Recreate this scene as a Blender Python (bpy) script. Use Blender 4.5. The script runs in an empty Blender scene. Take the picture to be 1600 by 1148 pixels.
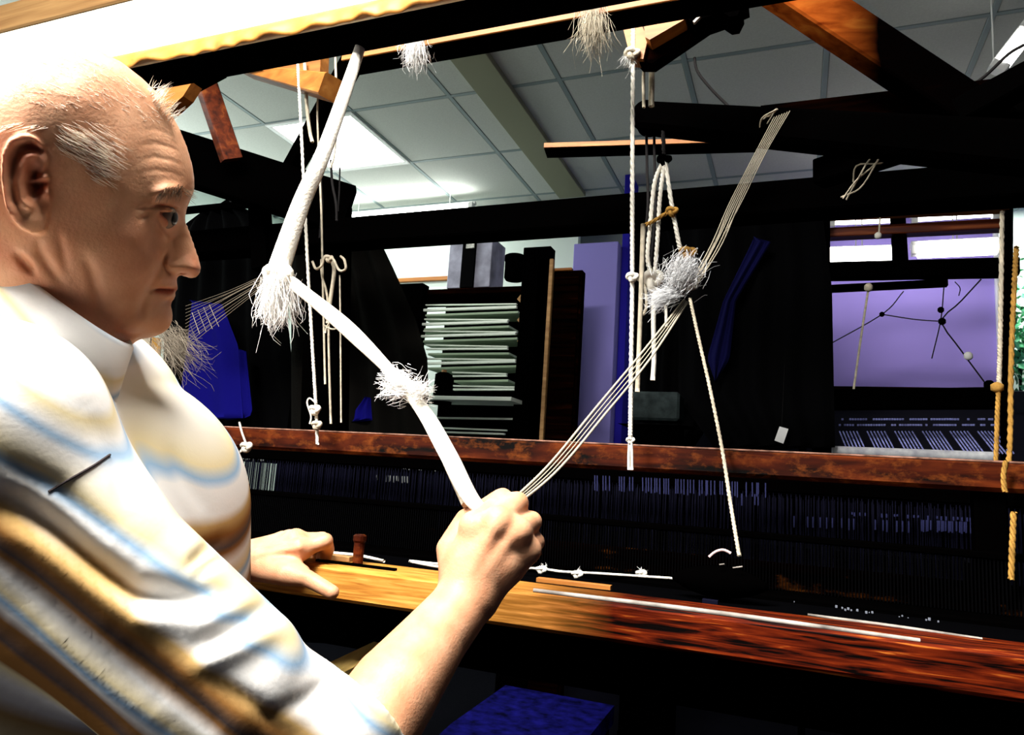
import bpy, math, random
import numpy as np
random.seed(7); RNG = np.random.default_rng(7)
SC = bpy.context.scene; COL = SC.collection

# ------------------------------------------------------------------ camera
F_PX = 1118.0; CAM = np.array([0.0, 0.0, 1.1])
YAW, PITCH, ROLL = math.radians(21.9), math.radians(8.8), math.radians(3.8)
FW = np.array([-math.sin(YAW)*math.cos(PITCH), math.cos(YAW)*math.cos(PITCH), math.sin(PITCH)])
_r0 = np.array([math.cos(YAW), math.sin(YAW), 0.0]); _u0 = np.cross(_r0, FW)
RT = _r0*math.cos(ROLL) + _u0*math.sin(ROLL); UP = -_r0*math.sin(ROLL) + _u0*math.cos(ROLL)
import mathutils
cd = bpy.data.cameras.new('camera'); cam = bpy.data.objects.new('camera', cd); COL.objects.link(cam)
cd.sensor_width = 36; cd.lens = 36*F_PX/1600; cd.clip_start = 0.02; cd.clip_end = 60
cam.matrix_world = mathutils.Matrix([[RT[0], UP[0], -FW[0], CAM[0]], [RT[1], UP[1], -FW[1], CAM[1]], [RT[2], UP[2], -FW[2], CAM[2]], [0, 0, 0, 1]])
SC.camera = cam

# ------------------------------------------------------------------ world, lamps, exposure
wd = bpy.data.worlds.new('world'); SC.world = wd; wd.use_nodes = True
wd.node_tree.nodes['Background'].inputs[0].default_value = (0.55, 0.7, 1.0, 1)
wd.node_tree.nodes['Background'].inputs[1].default_value = 0.015
SC.view_settings.view_transform = 'Standard'; SC.view_settings.look = 'None'
SC.view_settings.gamma = 1; SC.view_settings.use_curve_mapping = False
SC.view_settings.exposure = 0.0

def area(name, loc, target, sx, sy, power, col, spread=180):
    l = bpy.data.lights.new(name, 'AREA'); l.shape = 'RECTANGLE'; l.size = sx; l.size_y = sy
    l.energy = power; l.color = col; l.spread = math.radians(spread)
    o = bpy.data.objects.new(name, l); COL.objects.link(o); o.location = loc
    d = mathutils.Vector(target) - mathutils.Vector(loc)
    o.rotation_euler = d.to_track_quat('-Z', 'Y').to_euler()
    return o
CEIL = 3.04
area('ceiling_panel_lamp_over_weaver', (-0.78, -0.57, CEIL-0.03), (-0.78, -0.57, 0), 0.56, 0.56, 170, (1.0, 0.97, 0.93))
area('ceiling_panel_lamp_over_loom', (-0.18, 0.09, CEIL-0.03), (-0.18, 0.09, 0), 0.56, 0.56, 70, (1.0, 0.97, 0.93))
area('overhead_fill_behind', (-1.38, -1.23, CEIL-0.03), (-1.38, -1.23, 0), 0.56, 0.56, 300, (1.0, 0.97, 0.93))  # fill lamp added behind the camera, set in a made-up ceiling panel
area('ceiling_panel_lamp_far', (-2.64, 3.39, CEIL-0.035), (-2.64, 3.39, 0), 0.54, 0.54, 22, (0.95, 1.0, 0.97))
area('ceiling_fill_left', (-3.85, 3.0, 2.62), (0, 3.0, 2.75), 3.2, 0.6, 34, (0.9, 1.0, 0.97))  # added lamp, no window in that wall; brightens the ceiling from the left

area('low_fill_behind_camera', (-1.3, -2.12, 1.7), (-0.4, 0.5, 1.0), 1.4, 1.1, 36, (1.0, 0.98, 0.95))  # added fill lamp, no window there; lifts the shirt and loom fronts

# ------------------------------------------------------------------ helpers: picture ray -> place in the room
def ray(px, py): return (px-800)/F_PX*RT - (py-574)/F_PX*UP + FW
def dp(px, py, d): return CAM + ray(px, py)*d
def aY(px, py, y): q = ray(px, py); return CAM + q*(y/q[1])
def aZ(px, py, z): q = ray(px, py); return CAM + q*((z-CAM[2])/q[2])
def c2w(P):                                   # camera-frame points (right, up, depth) -> world
    P = np.asarray(P, float); return CAM + P[:, :1]*RT + P[:, 1:2]*UP + P[:, 2:3]*FW
def pc(px, py, d): return np.array([(px-800)/F_PX*d, -(py-574)/F_PX*d, d])

WL = {}
def props(o, label=None, cat=None, group=None, kind=None):
    if label: o['label'] = label
    if cat: o['category'] = cat
    if group: o['group'] = group
    if kind: o['kind'] = kind
    return o
def thing(name, loc, label, cat, group=None):
    o = bpy.data.objects.new(name, None); COL.objects.link(o); o.location = loc; o.empty_display_size = 0.05
    WL[o.name] = np.array(loc, float); return props(o, label, cat, group)
def mk(name, V, Fc, mat, parent=None, smooth=False, label=None, cat=None, group=None, kind=None, origin=None):
    V = np.asarray(V, float)
    if parent is not None: org = WL[parent.name]
    elif origin is not None: org = np.array(origin, float)
    else: org = np.array([(V[:, 0].min()+V[:, 0].max())/2, (V[:, 1].min()+V[:, 1].max())/2, V[:, 2].min()])
    me = bpy.data.meshes.new(name); me.from_pydata((V-org).tolist(), [], Fc if isinstance(Fc, list) else Fc.tolist())
    me.materials.append(mat); me.update()
    if smooth: me.polygons.foreach_set('use_smooth', [True]*len(me.polygons))
    o = bpy.data.objects.new(name, me); COL.objects.link(o)
    if parent is not None: o.parent = parent
    else: o.location = org
    WL[o.name] = org
    return props(o, label, cat, group, kind)

class MB:
    def __init__(s): s.V = []; s.F = []; s.n = 0
    def add(s, V, F):
        V = np.asarray(V, float); s.V.append(V); s.F += [[i+s.n for i in f] for f in F]; s.n += len(V); return s
    def build(s, name, mat, parent=None, **k): return mk(name, np.vstack(s.V), s.F, mat, parent, **k)

def g_box(p0, p1, c=0.003):
    """chamfered axis box (chamfer on all 12 edges)"""
    p0 = np.minimum(p0, p1).astype(float); p1b = np.maximum(p0, p1).astype(float)
    p1 = np.maximum(p1, p1b); ctr = (p0+p1)/2; h = (p1-p0)/2; c = min(c, h.min()*0.45)
    V = []; idx = {}
    for sx in (-1, 1):
        for sy in (-1, 1):
            for sz in (-1, 1):
                for ax in range(3):
                    s = np.array([sx, sy, sz], float); q = h-c; q = q.copy(); q[ax] = h[ax]
                    idx[(sx, sy, sz, ax)] = len(V); V.append(ctr+s*q)
    F = []
    for ax in range(3):
        a, b = [i for i in range(3) if i != ax]
        for s in (-1, 1):
            f = []
            for (sa, sb) in ((-1, -1), (1, -1), (1, 1), (-1, 1)):
                k = [0, 0, 0]; k[ax] = s; k[a] = sa; k[b] = sb; f.append(idx[(*k, ax)])
            flip = (s < 0) ^ (ax == 1); F.append(f[::-1] if flip else f)
    for ax in range(3):                       # edges along ax
        a, b = [i for i in range(3) if i != ax]
        for sa in (-1, 1):
            for sb in (-1, 1):
                def K(s, which):
                    k = [0, 0, 0]; k[ax] = s; k[a] = sa; k[b] = sb; return idx[(*k, which)]
                F.append([K(-1, a), K(1, a), K(1, b), K(-1, b)])
    for sx in (-1, 1):
        for sy in (-1, 1):
            for sz in (-1, 1): F.append([idx[(sx, sy, sz, 0)], idx[(sx, sy, sz, 1)], idx[(sx, sy, sz, 2)]])
    return np.array(V), F
def box(name, p0, p1, mat, parent=None, c=0.003, **k): V, F = g_box(np.array(p0), np.array(p1), c); return mk(name, V, F, mat, parent, **k)

def g_bar(p, q, w, h, up=(0, 0, 1), c=0.15, w2=None, h2=None, n=1):
    """bar from p to q, section w across x h along 'up', chamfered corners; w2/h2 at the far end"""
    p = np.array(p, float); q = np.array(q, float); t = q-p; t /= np.linalg.norm(t)
    s = np.cross(t, np.array(up, float)); s /= np.linalg.norm(s); u = np.cross(s, t)
    w2 = w if w2 is None else w2; h2 = h if h2 is None else h2
    V = []; F = []
    for k in range(n+1):
        a = k/n; ww = (w+(w2-w)*a)/2; hh = (h+(h2-h)*a)/2; cc = min(ww, hh)*c; o = p+(q-p)*a
        for (x, y) in ((-ww+cc, -hh), (ww-cc, -hh), (ww, -hh+cc), (ww, hh-cc), (ww-cc, hh), (-ww+cc, hh), (-ww, hh-cc), (-ww, -hh+cc)):
            V.append(o+s*x+u*y)
    for k in range(n):
        for i in range(8):
            j = (i+1) % 8; F.append([k*8+i, k*8+j, k*8+8+j, k*8+8+i])
    F.append(list(range(8))[::-1]); F.append([n*8+i for i in range(8)])
    return np.array(V), F
def bar(name, p, q, w, h, mat, parent=None, up=(0, 0, 1), c=0.15, w2=None, h2=None, **k):
    V, F = g_bar(p, q, w, h, up, c, w2, h2); return mk(name, V, F, mat, parent, **k)

def spline(P, n):
    P = np.asarray(P, float)
    if len(P) == 2: return P[0]+(P[1]-P[0])*np.linspace(0, 1, n)[:, None]
    A = np.vstack([2*P[0]-P[1], P, 2*P[-1]-P[-2]]); out = []
    T = np.linspace(0, len(P)-1-1e-9, n)
    for t in T:
        i = int(t); a = t-i; p0, p1, p2, p3 = A[i:i+4]
        out.append(0.5*((2*p1)+(-p0+p2)*a+(2*p0-5*p1+4*p2-p3)*a*a+(-p0+3*p1-3*p2+p3)*a**3))
    return np.array(out)
def g_tube(P, r, n=24, m=7, flat=1.0, close=True, up=(0.3, 0.2, 1)):
    C = spline(P, n); r = np.interp(np.linspace(0, 1, n), np.linspace(0, 1, len(np.atleast_1d(r))), np.atleast_1d(r))
    T = np.gradient(C, axis=0); T /= np.linalg.norm(T, axis=1)[:, None]+1e-12
    ref = np.array(up, float); ref /= np.linalg.norm(ref); V = []; F = []
    s = np.cross(T[0], ref); s /= np.linalg.norm(s)+1e-12
    for k in range(n):
        s = s-T[k]*(s@T[k]); s /= np.linalg.norm(s)+1e-12; u = np.cross(s, T[k])
        for i in range(m):
            a = 2*math.pi*i/m; V.append(C[k]+s*math.cos(a)*r[k]+u*math.sin(a)*r[k]*flat)
    for k in range(n-1):
        for i in range(m):
            j = (i+1) % m; F.append([k*m+i, k*m+j, (k+1)*m+j, (k+1)*m+i])
    if close: F.append(list(range(m))); F.append([(n-1)*m+i for i in range(m)][::-1])
    return np.array(V), F
def tube(name, P, r, mat, parent=None, n=24, m=8, flat=1.0, **k): V, F = g_tube(P, r, n, m, flat); return mk(name, V, F, mat, parent, smooth=True, **k)
def g_rope(P, R, n=80, turns=None, m=5, strands=3):
    """laid rope: strands twisted about the line"""
    C = spline(P, n); L = np.sum(np.linalg.norm(np.diff(C, axis=0), axis=1)); turns = turns or L/(R*7)
    T = np.gradient(C, axis=0); T /= np.linalg.norm(T, axis=1)[:, None]+1e-12
    ref = np.array([0.31, 0.93, 0.2]); S = np.cross(T, ref); S /= np.linalg.norm(S, axis=1)[:, None]; U = np.cross(S, T)
    mb = MB(); a = np.linspace(0, turns*2*math.pi, n)
    for k in range(strands):
        ph = a+2*math.pi*k/strands
        mb.add(*g_tube(C+(S*np.cos(ph)[:, None]+U*np.sin(ph)[:, None])*R*0.5, R*0.56, n, m))
    return np.vstack(mb.V), mb.F
def rope(name, P, R, mat, parent=None, n=90, **k):
    kk = {a: k.pop(a) for a in ('turns', 'm', 'strands') if a in k}
    V, F = g_rope(P, R, n, **kk); return mk(name, V, F, mat, parent, smooth=True, **k)
def g_lathe(c, prof, m=24, axis=2):
    V = []; F = []; a, b = [(1, 2), (0, 2), (0, 1)][axis]
    for (r, z) in prof:
        for i in range(m):
            t = 2*math.pi*i/m; p = np.array(c, float); p[a] += r*math.cos(t); p[b] += r*math.sin(t); p[axis] += z; V.append(p)
    for k in range(len(prof)-1):
        for i in range(m):
            j = (i+1) % m; F.append([k*m+i, k*m+j, (k+1)*m+j, (k+1)*m+i])
    F.append(list(range(m))[::-1]); F.append([(len(prof)-1)*m+i for i in range(m)])
    return np.array(V), F
def g_poly(pts, off):
    """solid slab: polygon 'pts' (world points) pushed along the vector 'off'"""
    P = np.array(pts, float); n = len(P); V = np.vstack([P, P+np.array(off, float)])
    F = [list(range(n)), [n+i for i in range(n)][::-1]]+[[i, n+i, n+(i+1) % n, (i+1) % n] for i in range(n)]
    return V, F
def slab(name, px, y, thick, mat, parent=None, **k):
    """board standing in the plane at distance y, outline given by picture rays, real thickness"""
    P = [aY(a, b, y) for a, b in px]; V, F = g_poly(P, (0, thick, 0)); return mk(name, V, F, mat, parent, **k)
def fluff(c, axis, length, r, n, seg=7, spread=0.5, th=0.0006, back=0.3):
    """tuft of loose fibres leaving c along axis, each fibre wandering"""
    c = np.array(c, float); axis = np.array(axis, float); axis /= np.linalg.norm(axis); mb = MB(); th *= 0.42; n = int(n*1.7)
    for i in range(n):
        d = axis+RNG.normal(size=3)*spread*0.8; d /= np.linalg.norm(d)
        s = c+RNG.normal(size=3)*r*0.5; L = length*RNG.uniform(0.35, 1.05); w = RNG.normal(size=3)*L*0.13; w2 = RNG.normal(size=3)*L*0.13
        mb.add(*g_tube([s-d*L*back*RNG.uniform(0, 1), s+d*L*0.3+w*0.6, s+d*L*0.62+w, s+d*L*0.85+w+w2], [th, th, th, th*0.5], seg, 3))
    return np.vstack(mb.V), mb.F

# ------------------------------------------------------------------ materials
def nt(name):
    m = bpy.data.materials.new(name); m.use_nodes = True; t = m.node_tree
    return m, t, t.nodes['Principled BSDF'], t.nodes, t.links
def plain(name, col, rough=0.6, spec=0.3, bump=0.0, bscale=60, var=0.0, vscale=8, metal=0.0, sheen=0.0, emis=None, est=0.0):
    m, t, b, N, L = nt(name)
    b.inputs['Roughness'].default_value = rough; b.inputs['Specular IOR Level'].default_value = spec; b.inputs['Metallic'].default_value = metal
    b.inputs['Base Color'].default_value = (*col, 1)
    if sheen: b.inputs['Sheen Weight'].default_value = sheen
    tc = N.new('ShaderNodeTexCoord')
    if var:
        n = N.new('ShaderNodeTexNoise'); n.inputs['Scale'].default_value = vscale; n.inputs['Detail'].default_value = 5; L.new(tc.outputs['Object'], n.inputs['Vector'])
        r = N.new('ShaderNodeValToRGB'); r.color_ramp.elements[0].position = 0.3; r.color_ramp.elements[1].position = 0.7
        r.color_ramp.elements[0].color = (*[c*(1-var) for c in col], 1); r.color_ramp.elements[1].color = (*[min(1, c*(1+var)) for c in col], 1)
        L.new(n.outputs['Fac'], r.inputs['Fac']); L.new(r.outputs['Color'], b.inputs['Base Color'])
    if bump:
        n = N.new('ShaderNodeTexNoise'); n.inputs['Scale'].default_value = bscale; n.inputs['Detail'].default_value = 4; L.new(tc.outputs['Object'], n.inputs['Vector'])
        bp = N.new('ShaderNodeBump'); bp.inputs['Strength'].default_value = bump; bp.inputs['Distance'].default_value = 0.002; L.new(n.outputs['Fac'], bp.inputs['Height']); L.new(bp.outputs['Normal'], b.inputs['Normal'])
    if emis: b.inputs['Emission Color'].default_value = (*emis, 1); b.inputs['Emission Strength'].default_value = est
    return m
def wood(name, ramp, stretch=(1.2, 22, 22), scale=2.0, rough=0.5, spec=0.3, wear=None, wscale=(4, 40, 40), wpos=(0.62, 0.7), grad=None):
    """grain stretched along x; 'wear' = colour of worn patches; grad = (x0, x1, ramp2) second tone along x"""
    m, t, b, N, L = nt(name); b.inputs['Roughness'].default_value = rough; b.inputs['Specular IOR Level'].default_value = spec
    tc = N.new('ShaderNodeTexCoord'); mp = N.new('ShaderNodeMapping'); mp.inputs['Scale'].default_value = stretch; L.new(tc.outputs['Object'], mp.inputs['Vector'])
    n = N.new('ShaderNodeTexNoise'); n.inputs['Scale'].default_value = scale; n.inputs['Detail'].default_value = 8; n.inputs['Distortion'].default_value = 0.6; L.new(mp.outputs['Vector'], n.inputs['Vector'])
    def R(rp):
        r = N.new('ShaderNodeValToRGB'); e = r.color_ramp.elements
        for i, (p, c) in enumerate(rp):
            if i < 2: e[i].position = p; e[i].color = (*c, 1)
            else: x = e.new(p); x.color = (*c, 1)
        L.new(n.outputs['Fac'], r.inputs['Fac']); return r.outputs['Color']
    out = R(ramp)
    if grad:
        sx = N.new('ShaderNodeSeparateXYZ'); L.new(tc.outputs['Object'], sx.inputs[0])
        n3 = N.new('ShaderNodeTexNoise'); n3.inputs['Scale'].default_value = 9; n3.inputs['Detail'].default_value = 6; L.new(tc.outputs['Object'], n3.inputs['Vector'])
        ad = N.new('ShaderNodeMath'); ad.operation = 'MULTIPLY_ADD'; ad.inputs[1].default_value = 0.05; L.new(n3.outputs['Fac'], ad.inputs[0]); L.new(sx.outputs['X'], ad.inputs[2])
        mr = N.new('ShaderNodeMapRange'); mr.inputs['From Min'].default_value = grad[0]+0.125; mr.inputs['From Max'].default_value = grad[1]+0.125; L.new(ad.outputs[0], mr.inputs['Value'])
        mx = N.new('ShaderNodeMixRGB'); L.new(mr.outputs['Result'], mx.inputs['Fac']); L.new(out, mx.inputs[1]); L.new(R(grad[2]), mx.inputs[2]); out = mx.outputs['Color']
    if wear:
        m2 = N.new('ShaderNodeMapping'); m2.inputs['Scale'].default_value = wscale; L.new(tc.outputs['Object'], m2.inputs['Vector'])
        n2 = N.new('ShaderNodeTexNoise'); n2.inputs['Scale'].default_value = 1.0; n2.inputs['Detail'].default_value = 9; n2.inputs['Roughness'].default_value = 0.7; L.new(m2.outputs['Vector'], n2.inputs['Vector'])
        r2 = N.new('ShaderNodeValToRGB'); r2.color_ramp.elements[0].position = wpos[0]; r2.color_ramp.elements[1].position = wpos[1]; L.new(n2.outputs['Fac'], r2.inputs['Fac'])
        mx = N.new('ShaderNodeMixRGB'); L.new(r2.outputs['Color'], mx.inputs['Fac']); L.new(out, mx.inputs[1]); mx.inputs[2].default_value = (*wear, 1); out = mx.outputs['Color']
    L.new(out, b.inputs['Base Color'])
    bp = N.new('ShaderNodeBump'); bp.inputs['Strength'].default_value = 0.35; bp.inputs['Distance'].default_value = 0.0015; L.new(n.outputs['Fac'], bp.inputs['Height']); L.new(bp.outputs['Normal'], b.inputs['Normal'])
    return m
M = {}
M['black'] = plain('black_oiled_wood', (0.0003, 0.00025, 0.00025), 0.9, 0.0, bump=0.3, bscale=40)
M['iron'] = plain('black_iron', (0.0008, 0.0008, 0.001), 0.7, 0.01, bump=0.3)
M['darkwood'] = wood('dark_stained_wood', [(0.35, (0.0003, 0.0002, 0.0002)), (0.6, (0.004, 0.0008, 0.0003)), (0.8, (0.02, 0.004, 0.001))], spec=0.0, rough=0.7)
M['redrail'] = wood('worn_red_varnished_wood', [(0.36, (0.001, 0.0004, 0.0002)), (0.5, (0.03, 0.004, 0.0008)), (0.72, (0.12, 0.02, 0.003))], stretch=(3, 18, 18), wear=(0.19, 0.045, 0.007), wscale=(26, 45, 45), wpos=(0.5, 0.78), rough=0.6, spec=0.06)
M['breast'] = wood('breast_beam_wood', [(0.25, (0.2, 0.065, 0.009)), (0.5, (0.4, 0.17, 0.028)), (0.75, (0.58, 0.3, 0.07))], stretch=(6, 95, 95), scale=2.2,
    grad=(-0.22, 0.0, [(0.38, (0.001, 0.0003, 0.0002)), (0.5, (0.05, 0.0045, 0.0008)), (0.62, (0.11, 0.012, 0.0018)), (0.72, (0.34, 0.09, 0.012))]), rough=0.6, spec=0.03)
M['pale'] = wood('pale_dry_timber', [(0.3, (0.7, 0.55, 0.36)), (0.6, (0.8, 0.68, 0.5)), (0.8, (0.85, 0.78, 0.64))], wear=(0.4, 0.2, 0.06), wscale=(6, 20, 20), wpos=(0.7, 0.74), rough=0.6)
M['tan'] = wood('tan_timber', [(0.3, (0.25, 0.12, 0.04)), (0.6, (0.4, 0.22, 0.08)), (0.8, (0.5, 0.3, 0.13))], rough=0.6)
M['orange'] = wood('orange_varnished_timber', [(0.3, (0.22, 0.07, 0.01)), (0.6, (0.38, 0.14, 0.025)), (0.8, (0.5, 0.22, 0.05))], rough=0.5)
M['brace'] = wood('red_brown_brace_wood', [(0.3, (0.02, 0.003, 0.001)), (0.55, (0.12, 0.02, 0.004)), (0.8, (0.3, 0.08, 0.015))], rough=0.55, spec=0.2)
M['cord'] = plain('white_cotton_cord', (0.8, 0.76, 0.66), 0.85, 0.1, bump=0.5, bscale=300)
M['cordold'] = plain('greyed_cotton_cord', (0.5, 0.44, 0.33), 0.85, 0.1, bump=0.5, bscale=300, var=0.3, vscale=60)
M['cordyel'] = plain('yellowed_cotton_cord', (0.36, 0.19, 0.04), 0.85, 0.1, bump=0.5, bscale=300, var=0.4, vscale=40)
M['cordblk'] = plain('black_cord', (0.008, 0.007, 0.007), 0.85, 0.1)
M['fluff'] = plain('white_yarn_fluff', (0.85, 0.83, 0.8), 0.9, 0.05)
# ------------------------------------------------------------------ the room
M['tile'] = plain('ceiling_tile_mineral', (0.52, 0.53, 0.49), 0.95, 0.05, bump=0.4, bscale=220, var=0.06, vscale=120)
M['tbar'] = plain('ceiling_t_bar_metal', (0.22, 0.27, 0.27), 0.6, 0.2)
M['olive'] = plain('olive_painted_ceiling_beam', (0.25, 0.25, 0.17), 0.8, 0.1)
M['wallw'] = plain('pale_green_white_wall', (0.62, 0.7, 0.64), 0.9, 0.1, bump=0.1)
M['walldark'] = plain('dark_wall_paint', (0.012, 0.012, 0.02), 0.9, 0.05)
M['floor'] = plain('dark_floor_carpet', (0.001, 0.001, 0.003), 0.95, 0.05, bump=0.6, bscale=150)
M['purple'] = plain('lilac_purple_paint', (0.25, 0.22, 0.58), 0.85, 0.1)
M['blue'] = plain('deep_blue_cloth', (0.005, 0.004, 0.13), 0.95, 0.03, bump=0.3, bscale=50)
M['bluep'] = plain('deep_blue_paint', (0.02, 0.015, 0.3), 0.9, 0.05)
M['lit'] = plain('lit_diffuser', (0.9, 0.9, 0.9), 0.5, emis=(1, 0.99, 0.96), est=4.0)
M['tubelit'] = plain('lit_fluorescent_tube', (0.9, 0.9, 0.9), 0.5, emis=(1, 0.99, 0.93), est=9.0)
M['metalw'] = plain('white_enamel', (0.7, 0.7, 0.68), 0.4, 0.4)
X0, X1, Y0, Y1 = -3.9, 2.0, -2.2, 5.3
fl = box('floor', (X0, Y0, -0.1), (X1, Y1, 0), M['floor'], kind='structure')
ce = box('ceiling', (X0, Y0, CEIL+0.012), (X1, Y1, CEIL+0.1), M['tbar'], kind='structure')
box('wall_back', (X0, Y1, 0), (X1, Y1+0.1, CEIL+0.1), M['wallw'], kind='structure')
box('wall_left', (X0-0.1, Y0, 0), (X0, Y1, CEIL+0.1), M['wallw'], kind='structure')
box('wall_front', (X0, Y0-0.1, 0), (X1, Y0, CEIL+0.1), M['walldark'], kind='structure')
GX, GY, SXT, SYT = -0.48, 3.06, 0.6, 0.66
xs = [GX+i*SXT for i in range(-6, 5)]; ys = [GY+j*SYT for j in range(-8, 4)]
LAMPS = {(-4, 0), (-1, -6), (-2, -7), (0, -5)}
tmesh = None
for i in range(-6, 4):
    for j in range(-8, 4):
        if (i, j) in LAMPS: continue
        x, y = GX+i*SXT, GY+j*SYT
        if x < X0 or x+SXT > X1+0.2 or y < Y0 or y > Y1-0.3: continue
        if tmesh is None:
            o = box('ceiling_tile', (x+0.012, y+0.012, CEIL-0.002), (x+SXT-0.012, y+SYT-0.012, CEIL+0.013), M['tile'], ce, c=0.004)
            # share one mesh: recentre it on its own tile
            off = mathutils.Vector((x, y, CEIL))-mathutils.Vector(WL['ceiling']); o.data.transform(mathutils.Matrix.Translation(-off)); o.location = off; tmesh = o
        else:
            c = tmesh.copy(); COL.objects.link(c); c.parent = ce; c.location = mathutils.Vector((x, y, CEIL))-mathutils.Vector(WL['ceiling'])
for x in xs: box('ceiling_rail', (x-0.012, Y0, CEIL-0.004), (x+0.012, Y1, CEIL+0.012), M['tbar'], ce, c=0.002)
for y in ys:
    if Y0 < y < Y1: box('ceiling_rail', (X0, y-0.012, CEIL-0.0035), (X1, y+0.012, CEIL+0.012), M['tbar'], ce, c=0.002)
box('trim_1', (-1.51, Y0, CEIL-0.03), (-1.325, 4.42, CEIL+0.01), M['olive'], kind='structure', label='olive box beam running along the grid ceiling')
def ceil_light(i, j, label):
    x, y = GX+i*SXT, GY+j*SYT
    t = thing('ceiling_light', (x+SXT/2, y+SYT/2, CEIL-0.02), label, 'light', 'square ceiling light panels')
    mb = MB()
    for a, b in (((x, y), (x+SXT, y+0.03)), ((x, y+SYT-0.03), (x+SXT, y+SYT)), ((x, y+0.03), (x+0.03, y+SYT-0.03)), ((x+SXT-0.03, y+0.03), (x+SXT, y+SYT-0.03))):
        mb.add(*g_box(np.array([*a, CEIL-0.012]), np.array([*b, CEIL+0.012]), 0.003))
    mb.build('frame', M['metalw'], t)
    box('diffuser', (x+0.028, y+0.028, CEIL-0.006), (x+SXT-0.028, y+SYT-0.028, CEIL+0.012), M['lit'], t, c=0.002)
ceil_light(-4, 0, 'square lit ceiling panel seen through the loom frame, beyond the white cord')
ceil_light(-1, -6, 'square lit ceiling panel above and behind the weaver, right one of two')
ceil_light(0, -5, 'square lit ceiling panel above the breast beam of the loom')
ceil_light(-2, -7, 'added ceiling panel for fill light, far behind the weaver, left one of two')  # fixture added to house the fill lamp

M['tubehot'] = plain('bright_fluorescent_tube', (0.9, 0.9, 0.9), 0.5, emis=(0.95, 1, 0.97), est=26.0)
def tube_lamp(name, p0, p1, label, r=0.022, mat='tubelit', hs=0.07):
    p0, p1 = np.array(p0), np.array(p1); t = thing(name, (p0+p1)/2, label, 'lamp', 'fluorescent strip lamps')
    bar('housing', p0+(0, 0.03, 0.035), p1+(0, 0.03, 0.035), hs, 0.03, M['metalw'], t)
    d = (p1-p0)/np.linalg.norm(p1-p0)
    for s, e in ((p0, 1), (p1, -1)): bar('end_cap', s, s+d*e*0.03, 0.05, 0.06, M['metalw'], t)
    tube('tube', [p0+d*0.03, p1-d*0.03], r, M[mat], t, n=2, m=12)
    for s in (p0+d*0.2, p1-d*0.2): tube('hanger', [s+(0, 0.03, 0.04), (s[0], s[1]+0.03, CEIL+0.005)], 0.003, M['metalw'], t, n=2, m=5)
    return t
# lamp just above the rear beam, left: its glow whitens the tiles
a, b = aZ(480, 322, CEIL-0.09), aZ(690, 306, CEIL-0.09)
tube_lamp('strip_lamp', (-3.2, 4.2, CEIL-0.13), (-2.05, 4.2, CEIL-0.13), 'lit strip lamp under the ceiling just above the dark rear beam', 0.02, 'tubehot', 0.03)

# far wall pieces on the right: lilac blind, glazed window, strip lamps
yb = 4.6
W = lambda px, py, y=yb: aY(px, py, y)
bl0, bl1 = W(1200, 700), W(1562, 300)
win = thing('window_1', (bl0[0], yb, bl0[2]), 'window behind a drawn lilac blind', None); win['kind'] = 'structure'; del_label = win.pop('label')
M['blind'] = plain('lilac_roller_blind', (0.38, 0.29, 0.8), 0.85, 0.1)
box('blind', (bl0[0], yb, W(1400, 606)[2]), (W(1556, 500)[0], yb+0.012, W(1400, 330)[2]+0.1), M['blind'], win)
box('blind_rail', (bl0[0], yb-0.02, W(1400, 612)[2]), (W(1556, 500)[0], yb+0.015, W(1400, 605)[2]), M['darkwood'], win)
M['edge'] = plain('white_window_frame', (0.85, 0.85, 0.9), 0.5, 0.3)
box('jamb', (W(1556, 500)[0], yb-0.03, W(1400, 612)[2]), (W(1564, 500)[0], yb+0.05, W(1400, 300)[2]), M['edge'], win)
box('glass', (W(1564, 500)[0], yb+0.02, W(1400, 640)[2]), (X1, yb+0.026, W(1400, 300)[2]), plain('window_glass', (0.9, 0.95, 0.95), 0.05, 0.5), win)
bpy.data.materials['window_glass'].node_tree.nodes['Principled BSDF'].inputs['Transmission Weight'].default_value = 1.0
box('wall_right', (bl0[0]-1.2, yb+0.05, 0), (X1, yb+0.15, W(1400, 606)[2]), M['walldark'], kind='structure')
# shrub seen through the glass at the right edge
M['leaf'] = plain('green_leaf', (0.05, 0.3, 0.12), 0.6, 0.3, var=0.6, vscale=5)
mb = MB(); cS = W(1592, 545, 5.0)
for i in range(700):
    c = cS+RNG.normal(size=3)*np.array([0.16, 0.06, 0.2]); d = RNG.normal(size=3); d /= np.linalg.norm(d); e = np.cross(d, RNG.normal(size=3)); e /= np.linalg.norm(e); n_ = np.cross(d, e)*0.004
    mb.add([c, c+d*0.035+e*0.016+n_, c+d*0.07, c+d*0.035-e*0.016+n_], [[0, 1, 2, 3]])
sh = thing('garden_shrub', (cS[0], cS[1], 0), 'green leafy shrub outside the glass at the far right', 'shrub')
mb.build('leaves', M['leaf'], sh, kind='stuff'); tube('stem', [(cS[0], cS[1], 0), cS], [0.02, 0.008], M['darkwood'], sh, n=6)

def lamp_px(name, x0, x1, y0, y1, yy, label, r): tube_lamp(name, W(x0, y0, yy), W(x1, y1, yy), label, r)
lamp_px('strip_lamp', 1286, 1402, 399, 396, 4.2, 'thick lit strip lamp at far right, left one of the pair', 0.045)
lamp_px('strip_lamp', 1424, 1568, 391, 384, 4.2, 'thick lit strip lamp at far right, right one of the pair', 0.045)
lamp_px('strip_lamp', 1296, 1406, 348, 344, 4.35, 'thin lit strip lamp above the left thick one', 0.014)
lamp_px('strip_lamp', 1424, 1560, 343, 334, 4.35, 'thin lit strip lamp above the right thick one', 0.014)

area('garden_daylight', (cS[0]-0.1, 4.85, cS[2]+0.9), (cS[0], 5.0, cS[2]-0.3), 0.4, 0.2, 40, (1, 1, 0.95))
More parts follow.
